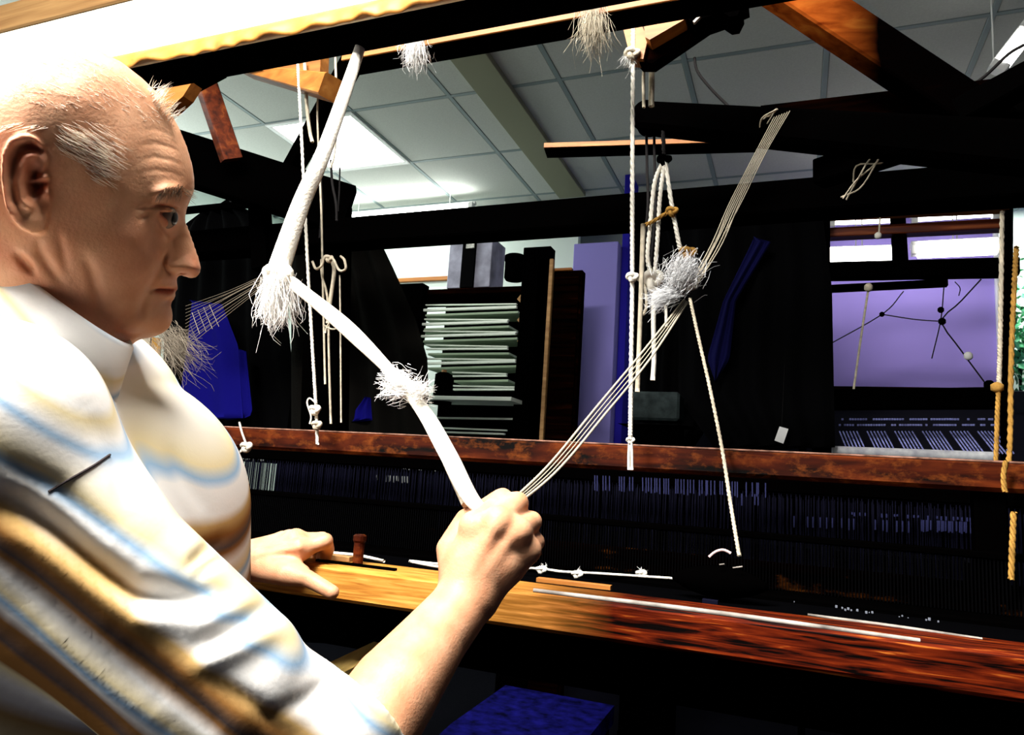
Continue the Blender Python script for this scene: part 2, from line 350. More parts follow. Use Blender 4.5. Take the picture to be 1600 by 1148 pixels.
# lilac partition panel
yp = 4.1
A, B = aY(897, 381, yp), aY(966, 381, yp)
pt = box('wall_partition', (A[0], yp, 0), (B[0], yp+0.16, A[2]), M['purple'], kind='structure')
C_ = aY(986, 400, yp+0.16)
box('trim_2', (B[0], yp+0.1, 0), (C_[0], yp+0.3, CEIL), M['bluep'], kind='structure', label='deep blue post behind the lilac partition')
# pale wall screen behind the rack with a yellow lipping
ys_ = 4.5
A, B = aY(585, 366, ys_), aY(900, 445, ys_)
ws = box('trim_3', (A[0]-0.8, ys_, 0.3), (B[0], ys_+0.05, A[2]+0.25), M['wallw'], kind='structure', label='pale screen wall above the rack')
box('lipping', (A[0], ys_-0.03, aY(650, 441, ys_)[2]), (B[0]-0.6, ys_, aY(650, 435, ys_)[2]), M['orange'], ws)

# rack of pale slats
yr = 3.6
R_ = lambda px, py, y=yr: aY(px, py, y)
base = R_(735, 700); rack = thing('yarn_rack', (base[0], yr, 0), 'tall dark rack with rows of pale slats behind the loom', 'rack')
M['slat'] = plain('pale_green_white_slat', (0.75, 0.82, 0.72), 0.6, 0.2); M['gslat'] = plain('green_slat', (0.35, 0.45, 0.32), 0.7, 0.1)
S4 = lambda x, y: (560+x*0.3136, 340+y*0.3136)
rows = [(285, 437, 790, 431, 6), (285, 463, 790, 446, 14), (285, 507, 750, 510, 7), (285, 533, 745, 518, 13), (290, 566, 790, 571, 7), (290, 592, 785, 578, 12), (340, 635, 745, 643, 7), (340, 655, 745, 653, 9),
        (340, 703, 785, 709, 8), (340, 727, 785, 716, 13), (470, 771, 740, 779, 7), (470, 790, 740, 788, 7), (475, 838, 780, 845, 8), (475, 856, 780, 856, 9), (330, 918, 835, 928, 24), (300, 996, 790, 1003, 9), (225, 1040, 740, 1060, 8), (225, 1062, 730, 1078, 9)]
for k, (xa, ya, xb, yb2, th) in enumerate(rows):
    if k == 14:
        P, Q = R_(*S4(xa, ya)), R_(*S4(xb, yb2)); bar('shelf_board', P-(0, 0.1, 0), Q-(0, 0.1, 0), 0.24, 0.02, M['slat'], rack, c=0.1); continue
    P, Q = R_(*S4(xa, ya), yr-0.02*(k % 2)), R_(*S4(xb, yb2), yr-0.02*(k % 2)); bar('slat', P, Q, 0.02, th*0.3136*yr/F_PX*1.05, M['slat'], rack, c=0.2)
    if k in (1, 3, 5, 7, 9, 11): bar('shelf_board', P+(0, 0.12, -0.025), Q+(0, 0.12, -0.022), 0.2, 0.012, M['gslat'], rack)
for (px0, px1, py0, py1) in ((625, 645, 448, 720), (824, 847, 392, 720)): P, Q = R_(px0, py0), R_(px1, py1); box('post', (P[0], yr-0.06, 0), (Q[0], yr+0.02, P[2]), M['black'], rack)
P, Q = R_(847, 410), R_(856, 700); box('edge_strip', (P[0], yr-0.06, 0.2), (Q[0]-0.01, yr-0.03, P[2]), M['tan'], rack)
box('gap_shade_panel', R_(640, 700)+np.array([0, .30, 0]), R_(828, 452)+np.array([0, .31, 0]), M['black'], rack)  # black panel added to paint the shade between the slats
box('top_board', R_(620, 462), R_(824, 446)+np.array([0, 0.3, 0]), M['darkwood'], rack)
for k in range(5):                                                       # stepped tan end brackets
    y0 = 345+k*105
    slab('bracket', [S4(790, y0+60), S4(840, y0), S4(845, y0+118), S4(836, y0+110)], yr-0.03, 0.02, M['tan'], rack)
# things on the rack
q = R_(735, 450); bxo = thing('tall_box', (q[0], yr, q[2]), 'silver grey box standing on top of the rack', 'box')
P, Q = R_(695, 449), R_(768, 368)
box('body', (P[0], yr+0.02, P[2]), (Q[0], yr+0.22, Q[2]), plain('grey_board', (0.32, 0.32, 0.4), 0.5, 0.3, var=0.4, vscale=10), bxo)
P, Q = R_(717, 449), R_(744, 368); box('dark_panel', (P[0], yr+0.005, P[2]), (Q[0], yr+0.022, Q[2]), M['iron'], bxo)
P, Q = R_(728, 388), R_(742, 374); box('picture_patch', (P[0], yr-0.001, P[2]), (Q[0], yr+0.006, Q[2]), plain('pale_patch', (0.5, 0.5, 0.45), 0.5, 0.3, var=0.9, vscale=60), bxo)
def pot(name, cx, top, bot, hw, label):
    c = R_(cx, bot); h = R_(cx, top)[2]-c[2]; r = hw*yr/F_PX; V, F = g_lathe((c[0], yr+0.08, c[2]), [(r*0.85, 0), (r, h*0.1), (r*1.0, h*0.75), (r*1.06, h*0.8), (r*1.06, h), (r*0.9, h)], 20)
    t = thing(name, (c[0], yr+0.08, c[2]), label, 'pot'); mk('body', V, F, M['black'], t, smooth=False); V, F = g_lathe((c[0], yr+0.08, c[2]+h), [(r*0.9, 0), (r*0.88, 0.006), (r*0.1, 0.008)], 20); mk('lid', V, F, M['iron'], t)
pot('dark_pot', 795, 394, 432, 18, 'short black pot on the rack beside the grey box'); pot('dark_pot', 833, 390, 440, 18, 'taller black pot above the rack post')
def cone_(name, cx, top, bot, hw, mat, label):
    c = R_(cx, bot, yr-0.12); h = R_(cx, top, yr-0.12)[2]-c[2]; r = hw*(yr-0.1)/F_PX; t = thing(name, c, label, 'yarn cone')
    V, F = g_lathe(c, [(r, 0.0), (r*1.02, h*0.08), (r*0.95, h*0.5), (r*0.9, h*0.9), (r*0.5, h*0.96)], 20); mk('yarn', V, F, mat, t); V, F = g_lathe(c+(0, 0, h*0.96), [(r*0.3, 0), (r*0.25, h*0.08)], 12); mk('core', V, F, M['tan'], t)
cone_('yarn_cone', 690, 580, 632, 17, M['black'], 'black yarn cone standing on the wide lower shelf of the rack')
P, Q = R_(703, 632), R_(711, 614); box('red_block', (P[0], yr-0.16, P[2]), (Q[0], yr-0.1, Q[2]), plain('red_orange_label', (0.5, 0.09, 0.02), 0.5, 0.3), None, label='small red orange block beside the black yarn cone', cat='block')
# dark cabinet right of the rack
P, Q = R_(858, 424), R_(896, 700); cb = thing('dark_cabinet', ((P[0]+Q[0])/2, yr, 0), 'dark red brown cabinet between rack and lilac partition', 'cabinet')
box('body', (P[0], yr+0.0, 0), (Q[0], yr+0.06, P[2]), M['darkwood'], cb); box('door', (P[0]+0.012, yr-0.02, 0.05), (Q[0]-0.012, yr, P[2]-0.03), M['darkwood'], cb); P2, Q2 = R_(858, 426), R_(896, 420); box('top_edge', (P2[0], yr-0.03, P2[2]), (Q2[0], yr+0.0, Q2[2]), M['orange'], cb)

# hanging garments, dark, behind the loom
M['coat'] = plain('black_coat_cloth', (0.0008, 0.0008, 0.001), 0.95, 0.03, bump=0.5, bscale=25)
M['coatg'] = plain('charcoal_coat_cloth', (0.004, 0.0036, 0.003), 0.95, 0.03, bump=0.6, bscale=200)
M['grey'] = plain('grey_beige_cloth', (0.28, 0.25, 0.19), 0.95, 0.03, var=0.3, vscale=12)
def garment(name, px, y, mat, label, cat='coat', group=None, depth=0.07, waves=5):
    """cloth hanging in soft vertical folds, both faces, outline from the picture rays at distance y"""
    P = np.array([aY(a, b, y) for a, b in px]); x0, x1 = P[:, 0].min(), P[:, 0].max(); n = 40; m = 28
    def span(z):
        xs_ = []
        for i in range(len(P)):
            p, q = P[i], P[(i+1) % len(P)]
            if (p[2]-z)*(q[2]-z) <= 0 and abs(p[2]-q[2]) > 1e-9: xs_.append(p[0]+(q[0]-p[0])*(z-p[2])/(q[2]-p[2]))
        return (min(xs_), max(xs_)) if len(xs_) > 1 else None
    zs = np.linspace(P[:, 2].min()+1e-4, P[:, 2].max()-1e-4, m); rows_ = [(z, span(z)) for z in zs]; rows_ = [r for r in rows_ if r[1]]; V = []; F = []; ph = RNG.uniform(0, 6)
    for z, (a, b) in rows_:
        for k in range(2*n):
            t = k/n if k < n else (2*n-1-k)/n*1.0
            t = min(1, (k if k < n else 2*n-1-k)/(n-1)); side = 1 if k < n else -1
            e = math.sqrt(max(0, 1-(2*t-1)**2)); fold = math.sin(t*waves*6.283+ph+0.7*math.sin(z*5))*0.3*e
            V.append([a+(b-a)*t, y-side*depth*(0.35*e)+depth*fold, z])
    mR = len(rows_)
    for r in range(mR-1):
        for k in range(2*n): j = (k+1) % (2*n); F.append([r*2*n+k, r*2*n+j, (r+1)*2*n+j, (r+1)*2*n+k])
    F.append(list(range(2*n))[::-1]); F.append([(mR-1)*2*n+k for k in range(2*n)])
    return mk(name, V, F, mat, None, smooth=True, label=label, cat=cat, group=group)
garment('hanging_coat', [(262, 392), (288, 352), (330, 322), (365, 316), (420, 345), (440, 400), (470, 700), (250, 700)], 2.6, M['coat'], 'black coat hanging behind the weaver, blue cloth at its hem')
garment('hanging_coat', [(455, 380), (500, 330), (590, 368), (615, 420), (650, 500), (668, 560), (672, 700), (455, 700)], 2.5, M['coatg'], 'charcoal coat hanging left of the rack of slats')
garment('hanging_apron', [(300, 470), (345, 470), (372, 540), (380, 656), (276, 656), (292, 540)], 2.42, M['blue'], 'wide deep blue cloth hanging below the black coat', 'apron', 'deep blue cloths', 0.03, 2)
garment('hanging_apron', [(368, 545), (384, 545), (394, 640), (390, 652), (355, 656)], 2.44, M['blue'], 'narrow deep blue cloth hanging right of the wide blue one', 'apron', 'deep blue cloths', 0.03, 2)
garment('hanging_apron', [(572, 620), (584, 622), (590, 655), (552, 660), (556, 640)], 2.475, M['blue'], 'small deep blue cloth end below the charcoal coat', 'apron', 'deep blue cloths', 0.03, 2)
garment('grey_cloth', [(520, 595), (552, 600), (556, 668), (512, 668)], 2.475, M['grey'], 'grey beige cloth hanging below the looped cords', 'cloth', None, 0.04, 3)
garment('hanging_coat', [(1060, 330), (1283, 318), (1300, 450), (1305, 712), (1120, 706), (1060, 620)], 3.2, M['coat'], 'large black coat hanging left of the lilac blind')
garment('hanging_coat', [(985, 345), (1075, 338), (1130, 500), (1125, 640), (1070, 720), (985, 720)], 3.5, M['coat'], 'black coat hanging behind the rope triangle')
garment('coat_gleam', [(1178, 372), (1205, 378), (1150, 470), (1140, 560), (1118, 598), (1105, 560), (1130, 470)], 3.1, plain('navy_gleam', (0.004, 0.004, 0.035), 0.95, 0.03), 'navy scarf painted as a cloth strip on the large black coat', 'gleam', None, 0.04, 2)  # blue sheen of the coat, painted as a strip of navy cloth
for (xa_, xb_, yy_, zz_, lab) in ((-3.0, aY(500, 330, 2.56)[0], 2.56, aY(400, 318, 2.56)[2], 'black rail carrying the coats left of the yarn rack'), (aY(1010, 330, 3.54)[0], aY(1262, 330, 3.54)[0], 3.54, aY(1100, 322, 3.42)[2], 'black rail carrying the coats left of the lilac blind')):
    rl_ = thing('coat_rail', ((xa_+xb_)/2, yy_, 0), lab, 'rail'); bar('rail', (xa_, yy_, zz_), (xb_, yy_, zz_), 0.03, 0.03, M['black'], rl_)
    for x_ in (xa_+0.02, xb_-0.02): bar('post', (x_, yy_, 0), (x_, yy_, zz_), 0.03, 0.03, M['black'], rl_, up=(0, 1, 0)); bar('foot', (x_, yy_-0.2, 0.015), (x_, yy_+0.2, 0.015), 0.04, 0.03, M['black'], rl_)
P = aY(1221, 680, 3.13); V, F = g_poly([P+aY(1221+a, 680+b, 3.13)-aY(1221, 680, 3.13) for a, b in ((-11, 8), (-3, -14), (11, -10), (3, 13))], (0, 0.004, 0))
tg = thing('paper_tag', P, 'small white paper tag in front of the black coat', 'tag'); mk('card', V, F, plain('white_card', (0.8, 0.8, 0.78), 0.6, 0.2), tg); tube('string', [P+(0, 0.002, 0.02), P+(0.01, 0.02, 0.3)], 0.0008, M['cordblk'], tg, n=3, m=4)
# grey lump of yarn in the dark, low behind the right cords
P, Q = aY(985, 655, 3.0), aY(1062, 612, 3.0); box('grey_carton', (P[0], 3.0, P[2]), (Q[0], 3.15, Q[2]), plain('dim_grey_carton', (0.02, 0.028, 0.028), 0.8, 0.1, var=0.5, vscale=30), None, c=0.01, label='dim grey carton in the dark behind the right cords', cat='carton')
st_ = thing('dark_stand', (P[0]+0.1, 3.08, 0), 'black stand in the dark carrying the grey carton', 'stand'); box('top', (P[0]-0.05, 2.98, P[2]-0.0), (Q[0]+0.05, 3.18, P[2]-0.02), M['black'], st_); box('body', (P[0], 3.0, 0), (Q[0], 3.16, P[2]-0.02), M['black'], st_)

# second loom far right: posts, beams, warp
yl = 3.4
Q_ = lambda px, py, y=yl: aY(px, py, y)
o_ = Q_(1430, 710); l2 = thing('far_loom', (o_[0], yl, 0), 'second loom in the background before the lilac blind', 'loom')
def l2bar(n, a, b, th, mat, y=yl, dep=0.07):
    P, Q = Q_(*a, y), Q_(*b, y); v = abs(b[1]-a[1]) > abs(b[0]-a[0])
    if v: return bar(n, P, Q, th*y/F_PX, dep, mat, l2, up=(0, 1, 0))
    return bar(n, P, Q, dep, th*y/F_PX, mat, l2)
l2bar('post', (1283, 300), (1283, 900), 24, M['black']); l2bar('post', (1574, 280), (1572, 900), 9, M['black'])
l2bar('cross_beam', (1270, 425), (1590, 418), 24, M['black'], yl-0.04); l2bar('cross_beam', (1283, 367), (1575, 352), 14, M['brace'], yl+0.1); l2bar('cross_beam', (1275, 332), (1575, 318), 22, M['orange'], yl-0.02)
l2bar('cross_beam', (1280, 625), (1570, 622), 28, M['black'], yl-0.05); l2bar('cross_beam', (1402, 330), (1408, 430), 18, M['black'], yl+0.12)
bar('swing_lever', Q_(1284, 452, yl+0.1), Q_(1480, 442, yl+0.1), 0.04, 0.03, M['black'], l2)
M['warp'] = plain('blue_white_warp_yarn', (0.3, 0.32, 0.75), 0.8, 0.1, var=0.5, vscale=40)
mb = MB()
for k in range(46):
    x = 1312+k*5.4; j = (k % 8)
    if j > 5: continue
    mb.add(*g_tube([Q_(x, 674, yl+0.35), Q_(x+14+0.06*(x-1312), 708, yl-0.1)], 0.0038, 3, 4))
mb.build('warp_threads', M['warp'], l2, kind='stuff')
mb = MB()
for k in range(60):
    x = 1312+k*4.1
    for yy in (655, 664):
        if RNG.random() < 0.75: mb.add(*g_box(Q_(x, yy, yl+0.4)-0.004, Q_(x, yy, yl+0.4)+0.005, 0.001))
mb.build('heddle_eyes', M['warp'], l2, kind='stuff')
tube('cloth_roll', [Q_(1300, 704, yl-0.12), Q_(1556, 714, yl-0.12)], 0.02, plain('pale_roll', (0.8, 0.8, 0.9), 0.8, 0.1, var=0.3, vscale=30), l2, n=4, m=10)
# harness cords of the far loom
def l2cord(pts, r=0.0028, mat='cordold', y=yl-0.06): tube('harness_cord', [Q_(a, b, y) for a, b in pts], r, M[mat], l2, n=14, m=5)
l2cord([(1358, 445), (1345, 530), (1334, 608)], 0.005); l2cord([(1375, 340), (1373, 372)], 0.004); l2cord([(1283, 545), (1378, 491), (1412, 455)], 0.0025, 'cordblk'); l2cord([(1378, 491), (1430, 499), (1472, 502)], 0.0025, 'cordblk')
l2cord([(1475, 448), (1470, 500), (1456, 560)], 0.0025, 'cordblk'); l2cord([(1533, 436), (1500, 472), (1472, 502), (1500, 545), (1542, 602)], 0.003, 'cordblk'); l2cord([(1492, 440), (1500, 450), (1498, 462)], 0.002, 'cordblk')
for c_, r_, mt in (((1472, 502), 0.014, 'iron'), ((1470, 484), 0.012, 'black'), ((1378, 491), 0.01, 'black'), ((1546, 602), 0.02, 'black'), ((1372, 368), 0.014, 'cord'), ((1513, 556), 0.016, 'fluff'), ((1357, 449), 0.017, 'cordold')):
    V, F = g_lathe(Q_(*c_, yl-0.07), [(r_*0.5, -r_), (r_, -r_*0.5), (r_, r_*0.5), (r_*0.5, r_)], 8); mk('knot', V, F, M[mt], l2, smooth=True)
# ------------------------------------------------------------------ the loom in front
LOOM = thing('hand_loom', (-0.3, 1.2, 0), 'big old wooden hand loom the man works at, dark timbers and worn red beams', 'loom')
YB = 0.88
zb0, zb1 = aY(560, 945, YB)[2], aY(1000, 946, YB)[2]
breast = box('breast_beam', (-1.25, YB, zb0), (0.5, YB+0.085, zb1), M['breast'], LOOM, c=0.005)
M['strip'] = plain('pale_worn_metal_strip', (0.26, 0.23, 0.2), 0.6, 0.2, var=0.7, vscale=25)
xa, xb = aZ(838, 922, zb1)[0], aZ(1440, 1003, zb1)[0]
tube('edge_strip', [(xa, YB+0.006, zb1+0.001), ((xa+xb)/2, YB+0.006, zb1+0.002), (xb, YB+0.006, zb1)], [0.0028, 0.003, 0.0022], M['strip'], breast, n=8, m=8)
xa, xb = aZ(1262, 960, zb1)[0], aZ(1535, 998, zb1)[0]
a, b = aZ(1262, 960, zb1), aZ(1535, 998, zb1)
tube('rear_strip', [a, b], [0.0015, 0.0026, 0.0015], M['strip'], breast, n=8, m=8)
# dark resist slats and pegs lying on the beam's top
p = aZ(612, 872, zb1)
V, F = g_lathe((p[0], YB+0.055, zb1), [(0.0075, -0.005), (0.008, 0.03), (0.01, 0.033), (0.01, 0.04), (0.007, 0.042)], 14); mk('peg', V, F, M['redrail'], breast, smooth=False)
for (a0, a1, w_) in ((640, 690, 0.002), (520, 600, 0.0025)): tube('scrap_cord', [aZ(a0, 868+(a0-560)*0.11, zb1+0.003), aZ((a0+a1)/2, 870+(a0-540)*0.12, zb1+0.003), aZ(a1, 872+(a1-560)*0.11, zb1+0.003)], w_, M['cord'], breast, n=8, m=5)
bar('top_slat', (-1.2, YB+0.066, zb1+0.0035), (aZ(600, 870, zb1)[0], YB+0.066, zb1+0.0035), 0.016, 0.007, M['tan'], breast)
bar('dark_slat', (aZ(560, 868, zb1)[0], YB+0.028, zb1+0.0015), (aZ(660, 884, zb1)[0], YB+0.03, zb1+0.0015), 0.008, 0.004, M['black'], breast)
slope = [aZ(840, 905, zb1), aZ(955, 918, zb1)]
bar('top_slat', slope[0], slope[1], 0.014, 0.006, M['orange'], breast)

# woven cloth running over the beam towards the reed
M['cloth'] = plain('black_woven_cloth', (0.0008, 0.0008, 0.001), 0.95, 0.0, bump=0.5, bscale=400)
box('woven_cloth', (-1.1, YB+0.085, zb1-0.012), (0.45, 1.13, zb1-0.008), M['cloth'], LOOM, c=0.001)
mb = MB()                                           # small pale specks along the fell of the cloth
for k in range(240):
    t = k/239; x = 360+t*1120
    yy = np.interp(x, [360, 520, 690, 840, 1110, 1440], [818, 838, 868, 888, 920, 968])
    if RNG.random() < (0.75 if x < 860 else 0.45 if x > 1140 else 0.2):
        c = aZ(x, yy+RNG.normal()*2.2, zb1-0.006); s = RNG.uniform(0.0006, 0.0017)*(1 if x < 1100 else 0.8)
        mb.add(*g_box(c-s, c+np.array([s*1.2, s, s*1.6]), 0.0002))
mb.build('pale_specks', plain('grey_white_specks', (0.13, 0.14, 0.17), 0.8, 0.1), LOOM, kind='stuff')

# batten: hand rail, reed, race board; it swings, but is hung in the loom
YR = 1.17
zr0 = aY(1000, 736, YR)[2]; zr1 = aY(1000, 694, YR)[2]
bat = thing('loom_batten', (-0.35, YR, zr0-0.2), 'swinging batten of the loom: worn red hand rail above a dark reed', 'batten')
rail = box('hand_rail', (-1.6, YR, zr0), (0.36, YR+0.06, zr1), M['redrail'], bat, c=0.006)
tube('edge_highlight', [(-1.59, YR+0.003, zr1-0.002), (-0.6, YR+0.003, zr1-0.0015), (0.35, YR+0.003, zr1-0.002)], 0.0016, plain('pink_brown_highlight', (0.2, 0.1, 0.07), 0.7, 0.1, var=0.7, vscale=60), rail, n=10, m=5)  # highlight along the rail's top edge, painted as a thin pink-brown strip
zrace = zb1+0.005
box('race_board', (-1.5, YR-0.05, zrace-0.045), (0.42, YR+0.05, zrace-0.005), M['black'], bat, c=0.003)
M['reedback'] = wood('dark_patchy_reed_backing', [(0.4, (0.0003, 0.0002, 0.0002)), (0.7, (0.004, 0.0008, 0.0004)), (0.9, (0.01, 0.002, 0.001))], wear=(0.3, 0.085, 0.012), wscale=(5, 3, 16), wpos=(0.56, 0.7), rough=0.8, spec=0.0)  # near-black backing broken by orange patches
box('reed_backing', (-1.5, YR+0.012, zrace-0.005), (0.42, YR+0.02, zrace+0.035), M['reedback'], bat, c=0.002)
mb = MB()
for k in range(420):
    x = -1.48+k*1.88/419
    mb.add(*g_bar((x, YR+0.006, zrace-0.004), (x, YR+0.006, zrace+0.07), 0.0012, 0.006, up=(0, 1, 0)))
mb.build('reed_wires', M['iron'], bat, kind='stuff')
box('reed_cap', (-1.5, YR, zrace+0.068), (0.42, YR+0.018, zrace+0.078), M['black'], bat, c=0.002)
for px in (300, 1545):
    q = aY(px, 760, YR+0.03); box('sword', (q[0]-0.02, YR+0.02, 0.3), (q[0]+0.02, YR+0.05, zr1-0.004), M['black'], bat)

# heald frames with their wires
M['heald'] = plain('dull_blue_heald_wire', (0.002, 0.002, 0.008), 0.6, 0.05); M['healdw'] = plain('pale_heald_wire', (0.25, 0.28, 0.3), 0.6, 0.2)
for k, yh in enumerate((1.34, 1.42, 1.5)):
    t = thing('heald_frame', (-0.4, yh, 0.7), ['front heald frame of the loom, right behind the batten', 'middle heald frame of the loom', 'rear heald frame of the loom'][k], 'heald frame', 'heald frames')
    zt = 1.118-0.004*k
    box('top_bar', (-1.75, yh, zt-0.012), (0.5, yh+0.014, zt+0.012), M['black'], t); box('bottom_bar', (-1.75, yh, 0.73), (0.5, yh+0.014, 0.77), M['black'], t)
    for x in (-1.74, 0.49): box('side_bar', (x-0.012, yh, 0.75), (x+0.012, yh+0.014, zt), M['black'], t)
    mb = MB()
    for q in range(300):
        x = -1.72+q*2.2/299+RNG.normal()*0.0012
        mb.add(*g_bar((x, yh+0.005, 0.77), (x+RNG.normal()*0.001, yh+0.005, zt-0.01), 0.0013, 0.0013))
    mb.build('heald_wires', M['heald'], t, kind='stuff')
    mb = MB()
    if k == 0: segs = [(920, 1200, 742, 766, 60, 'h'), (1140, 1190, 770, 790, 10, 'h'), (1330, 1530, 800, 806, 30, 'w'), (1440, 1530, 812, 830, 26, 'w'), (1240, 1430, 806, 824, 18, 'w')]
    elif k == 1: segs = [(585, 800, 718, 722, 50, 'w'), (590, 640, 742, 752, 12, 'w'), (630, 690, 728, 733, 12, 'w'), (690, 800, 732, 736, 40, 'w'), (295, 415, 712, 716, 30, 'w')]
    else: segs = []
    for (x0, x1, y0, y1, n_, m_) in segs:
        for q in range(n_):
            px = x0+(x1-x0)*(q+RNG.uniform(-.3, .3))/n_; dy = (px-x0)*0.045
            if RNG.random() < 0.8: P, Q = aY(px, y0+dy, yh-0.004), aY(px, y1+dy+RNG.uniform(-3, 1), yh-0.004); mb.add(*g_bar(P, Q, 0.0022, 0.0022))
    if segs: mb.build('thread_eyes', plain('bluish_thread_eyes', (0.010, 0.012, 0.055) if k == 0 else (0.12, 0.13, 0.125), 0.7, 0.2), t, kind='stuff')
# warp sheet running back from the reed
mb = MB()
for k in range(300):
    x = -1.4+k*1.75/299; mb.add([(x, 1.18, 0.955), (x+0.002, 1.18, 0.955), (x+0.002, 2.2, 1.0), (x, 2.2, 1.0), (x+0.001, 1.18, 0.953), (x+0.001, 2.2, 0.998)], [[0, 1, 2, 3], [0, 3, 5, 4], [1, 4, 5, 2]])
mb.build('warp_threads', M['cloth'], LOOM, kind='stuff')
xa_ = aY(428, 760, 1.56)[0]; box('rear_blackout', (xa_, 1.56, aY(700, 800, 1.56)[2]), (0.5, 1.575, aY(700, 740, 1.56)[2]), M['black'], LOOM)  # black board added to block the bright background behind the healds
box('front_blackout', (-1.2, 1.1, aY(800, 1050, 1.1)[2]), (0.5, 1.12, zb1-0.06), M['black'], LOOM)  # black board added to keep the space under the breast beam dark
box('warp_beam', (-1.7, 2.1, 0.8), (0.5, 2.25, 0.96), M['black'], LOOM)

# frame timbers
M['topbeam'] = M['pale']
YT = 0.80
zt0 = aY(500, 50, YT)[2]
tb0 = aY(240, 104, YT); 
zt1 = aY(0, 68, YT)[2]+0.0
ztop = zt0+0.135
top = box('top_beam', (-2.3, YT, zt0), (0.75, YT+0.068, ztop), M['black'], LOOM, c=0.006)  # body all black, so the underside's shade is painted in
box('lit_front_sheet', (-2.3, YT-0.004, zt0+0.004), (0.75, YT+0.001, ztop-0.002), M['topbeam'], top, c=0.001)  # thin pale sheet added to carry the lit front of the beam
M['amber'] = plain('amber_curling_varnish_skin', (0.5, 0.21, 0.035), 0.5, 0.3, var=0.4, vscale=30)
# curled skin hanging along the lower front edge of that beam
V = []; F = []; n = 160
for k in range(n):
    t = k/(n-1); x = -1.12+t*1.0; w = 0.5+0.5*math.sin(t*47+3*math.sin(t*13)); w2 = 0.5+0.5*math.sin(t*121+2*math.sin(t*23))
    dz = 0.004+0.010*w+0.008*w2; dy = 0.002+0.005*w+0.003*w2
    for s in range(6):
        a = s/5; V.append([x, YT-0.005-dy*math.sin(a*2.2), zt0+0.028*(1-a)+dz*0.5*(a-0.3)*(a > 0.3)-0.004*a])
for k in range(n-1):
    for s in range(5): F.append([k*6+s, (k+1)*6+s, (k+1)*6+s+1, k*6+s+1])
o = mk('curled_skin', V, F, M['amber'], top, smooth=True); sm = o.modifiers.new('thickness', 'SOLIDIFY'); sm.thickness = 0.0012
YT2 = 1.0
za, zb_ = aY(1000, 13, YT2)[2], aY(1000, -1, YT2)[2]; xin = aY(536, 80, YT2)[0]
inn = box('inner_beam', (xin, YT2, za), (0.12, YT2+0.05, zb_+0.01), M['black'], LOOM, c=0.004)  # black body paints the shaded underside
box('lit_front_strip', (xin, YT2-0.003, za+0.002), (0.12, YT2+0.001, zb_+0.008), M['orange'], inn, c=0.001)  # orange strip added as the lit front
a, b = aY(0, 40, 1.25), aY(275, -8, 1.25)
box('head_beam', (-2.9, 1.25, a[2]-0.02), (0.2, 1.33, a[2]+0.075), M['tan'], LOOM, c=0.005)
YK = 1.8
z0, z1 = aY(1000, 346, YK)[2], aY(1000, 299, YK)[2]
box('rear_beam', (-2.0, YK, z0), (0.62, YK+0.09, z1), M['black'], LOOM, c=0.005)
# left side: slanting dark rail, brace, strut, wedge arms
def lbar(n, a, b, ya, yb_, thick, mat, dep=0.05, parent=None, **k):
    P, Q = aY(*a, ya), aY(*b, yb_); da, db = (P-CAM)@FW, (Q-CAM)@FW
    if abs((Q-P)[2]) > .9*np.linalg.norm(Q-P): k.pop('thick2', 0); return bar(n, P, Q, thick*da/F_PX, dep, mat, parent or LOOM, up=(0, 1, 0), **k)
    return bar(n, P, Q, dep, thick*da/F_PX, mat, parent or LOOM, h2=(k.pop('thick2', thick))*db/F_PX, w2=dep, **k)
lbar('side_rail', (250, 236), (545, 330), 1.55, 1.85, 78, M['black'], 0.06)
lbar('post', (515, 325), (500, 1000), 1.9, 1.9, 62, M['black'], 0.08)
lbar('post', (404, 300), (412, 420), 1.8, 1.8, 28, M['black'], 0.05)
lbar('brace', (318, 120), (362, 250), 1.5, 1.6, 30, M['brace'], 0.04)
lbar('strut', (560, 80), (445, 285), 1.45, 1.85, 34, M['black'], 0.05)
lbar('inner_strut', (270, 150), (345, 110), 1.3, 1.3, 14, M['black'], 0.04)
lbar('wedge_arm', (385, 112), (518, 138), 1.22, 1.12, 10, M['orange'], 0.05, thick2=36)
slab('gusset', [(360, 100), (502, 60), (500, 112), (488, 126), (400, 108)], 1.16, 0.03, M['orange'], LOOM)
slab('gusset', [(225, 132), (300, 128), (286, 150), (262, 172)], 1.1, 0.03, M['orange'], LOOM)
# right side: arm, roller, brace, brackets
lbar('swing_arm', (1006, 185), (1640, 236), 1.40, 1.22, 42, M['black'], 0.06, thick2=78, c=0.3)
P = aY(1012, 185, 1.40); V, F = g_lathe(P-(0, 0.03, 0), [(0.012, -0.004), (0.026, 0.0), (0.028, 0.006), (0.028, 0.058), (0.026, 0.064), (0.01, 0.066)], 20, axis=1); mk('arm_end', V, F, M['black'], LOOM)
lbar('upper_arm', (1190, 186), (1640, 150), 1.5, 1.45, 28, M['darkwood'], 0.05, thick2=60)
p0, p1 = aY(850, 232, 1.55), aY(1420, 217, 1.55); zk = p0[2]; q0_ = aZ(856, 247, zk)
p1 = aZ(1185, 222, zk); tv = (p1-p0)/np.linalg.norm(p1-p0); sv = np.cross(tv, [0, 0, 1.0]); sv = sv if sv[1] < 0 else -sv; wq = np.linalg.norm((q0_-p0)-tv*((q0_-p0)@tv))
tbt = bar('thin_batten', p0-sv*wq/2+(0, 0, .007), p1-sv*wq/2+(0, 0, .007), wq, 0.014, M['black'], LOOM, c=0.05); bar('lit_front_strip', p0+sv*.002+(0, 0, .007), p1+sv*.002+(0, 0, .007), 0.004, 0.012, M['orange'], tbt)  # black body paints underside shade; orange strip added as its lit front
bx0, bx1 = aY(1270, 20, 1.33)[0]+0.18, aY(1370, 85, 1.36)[0]+0.2
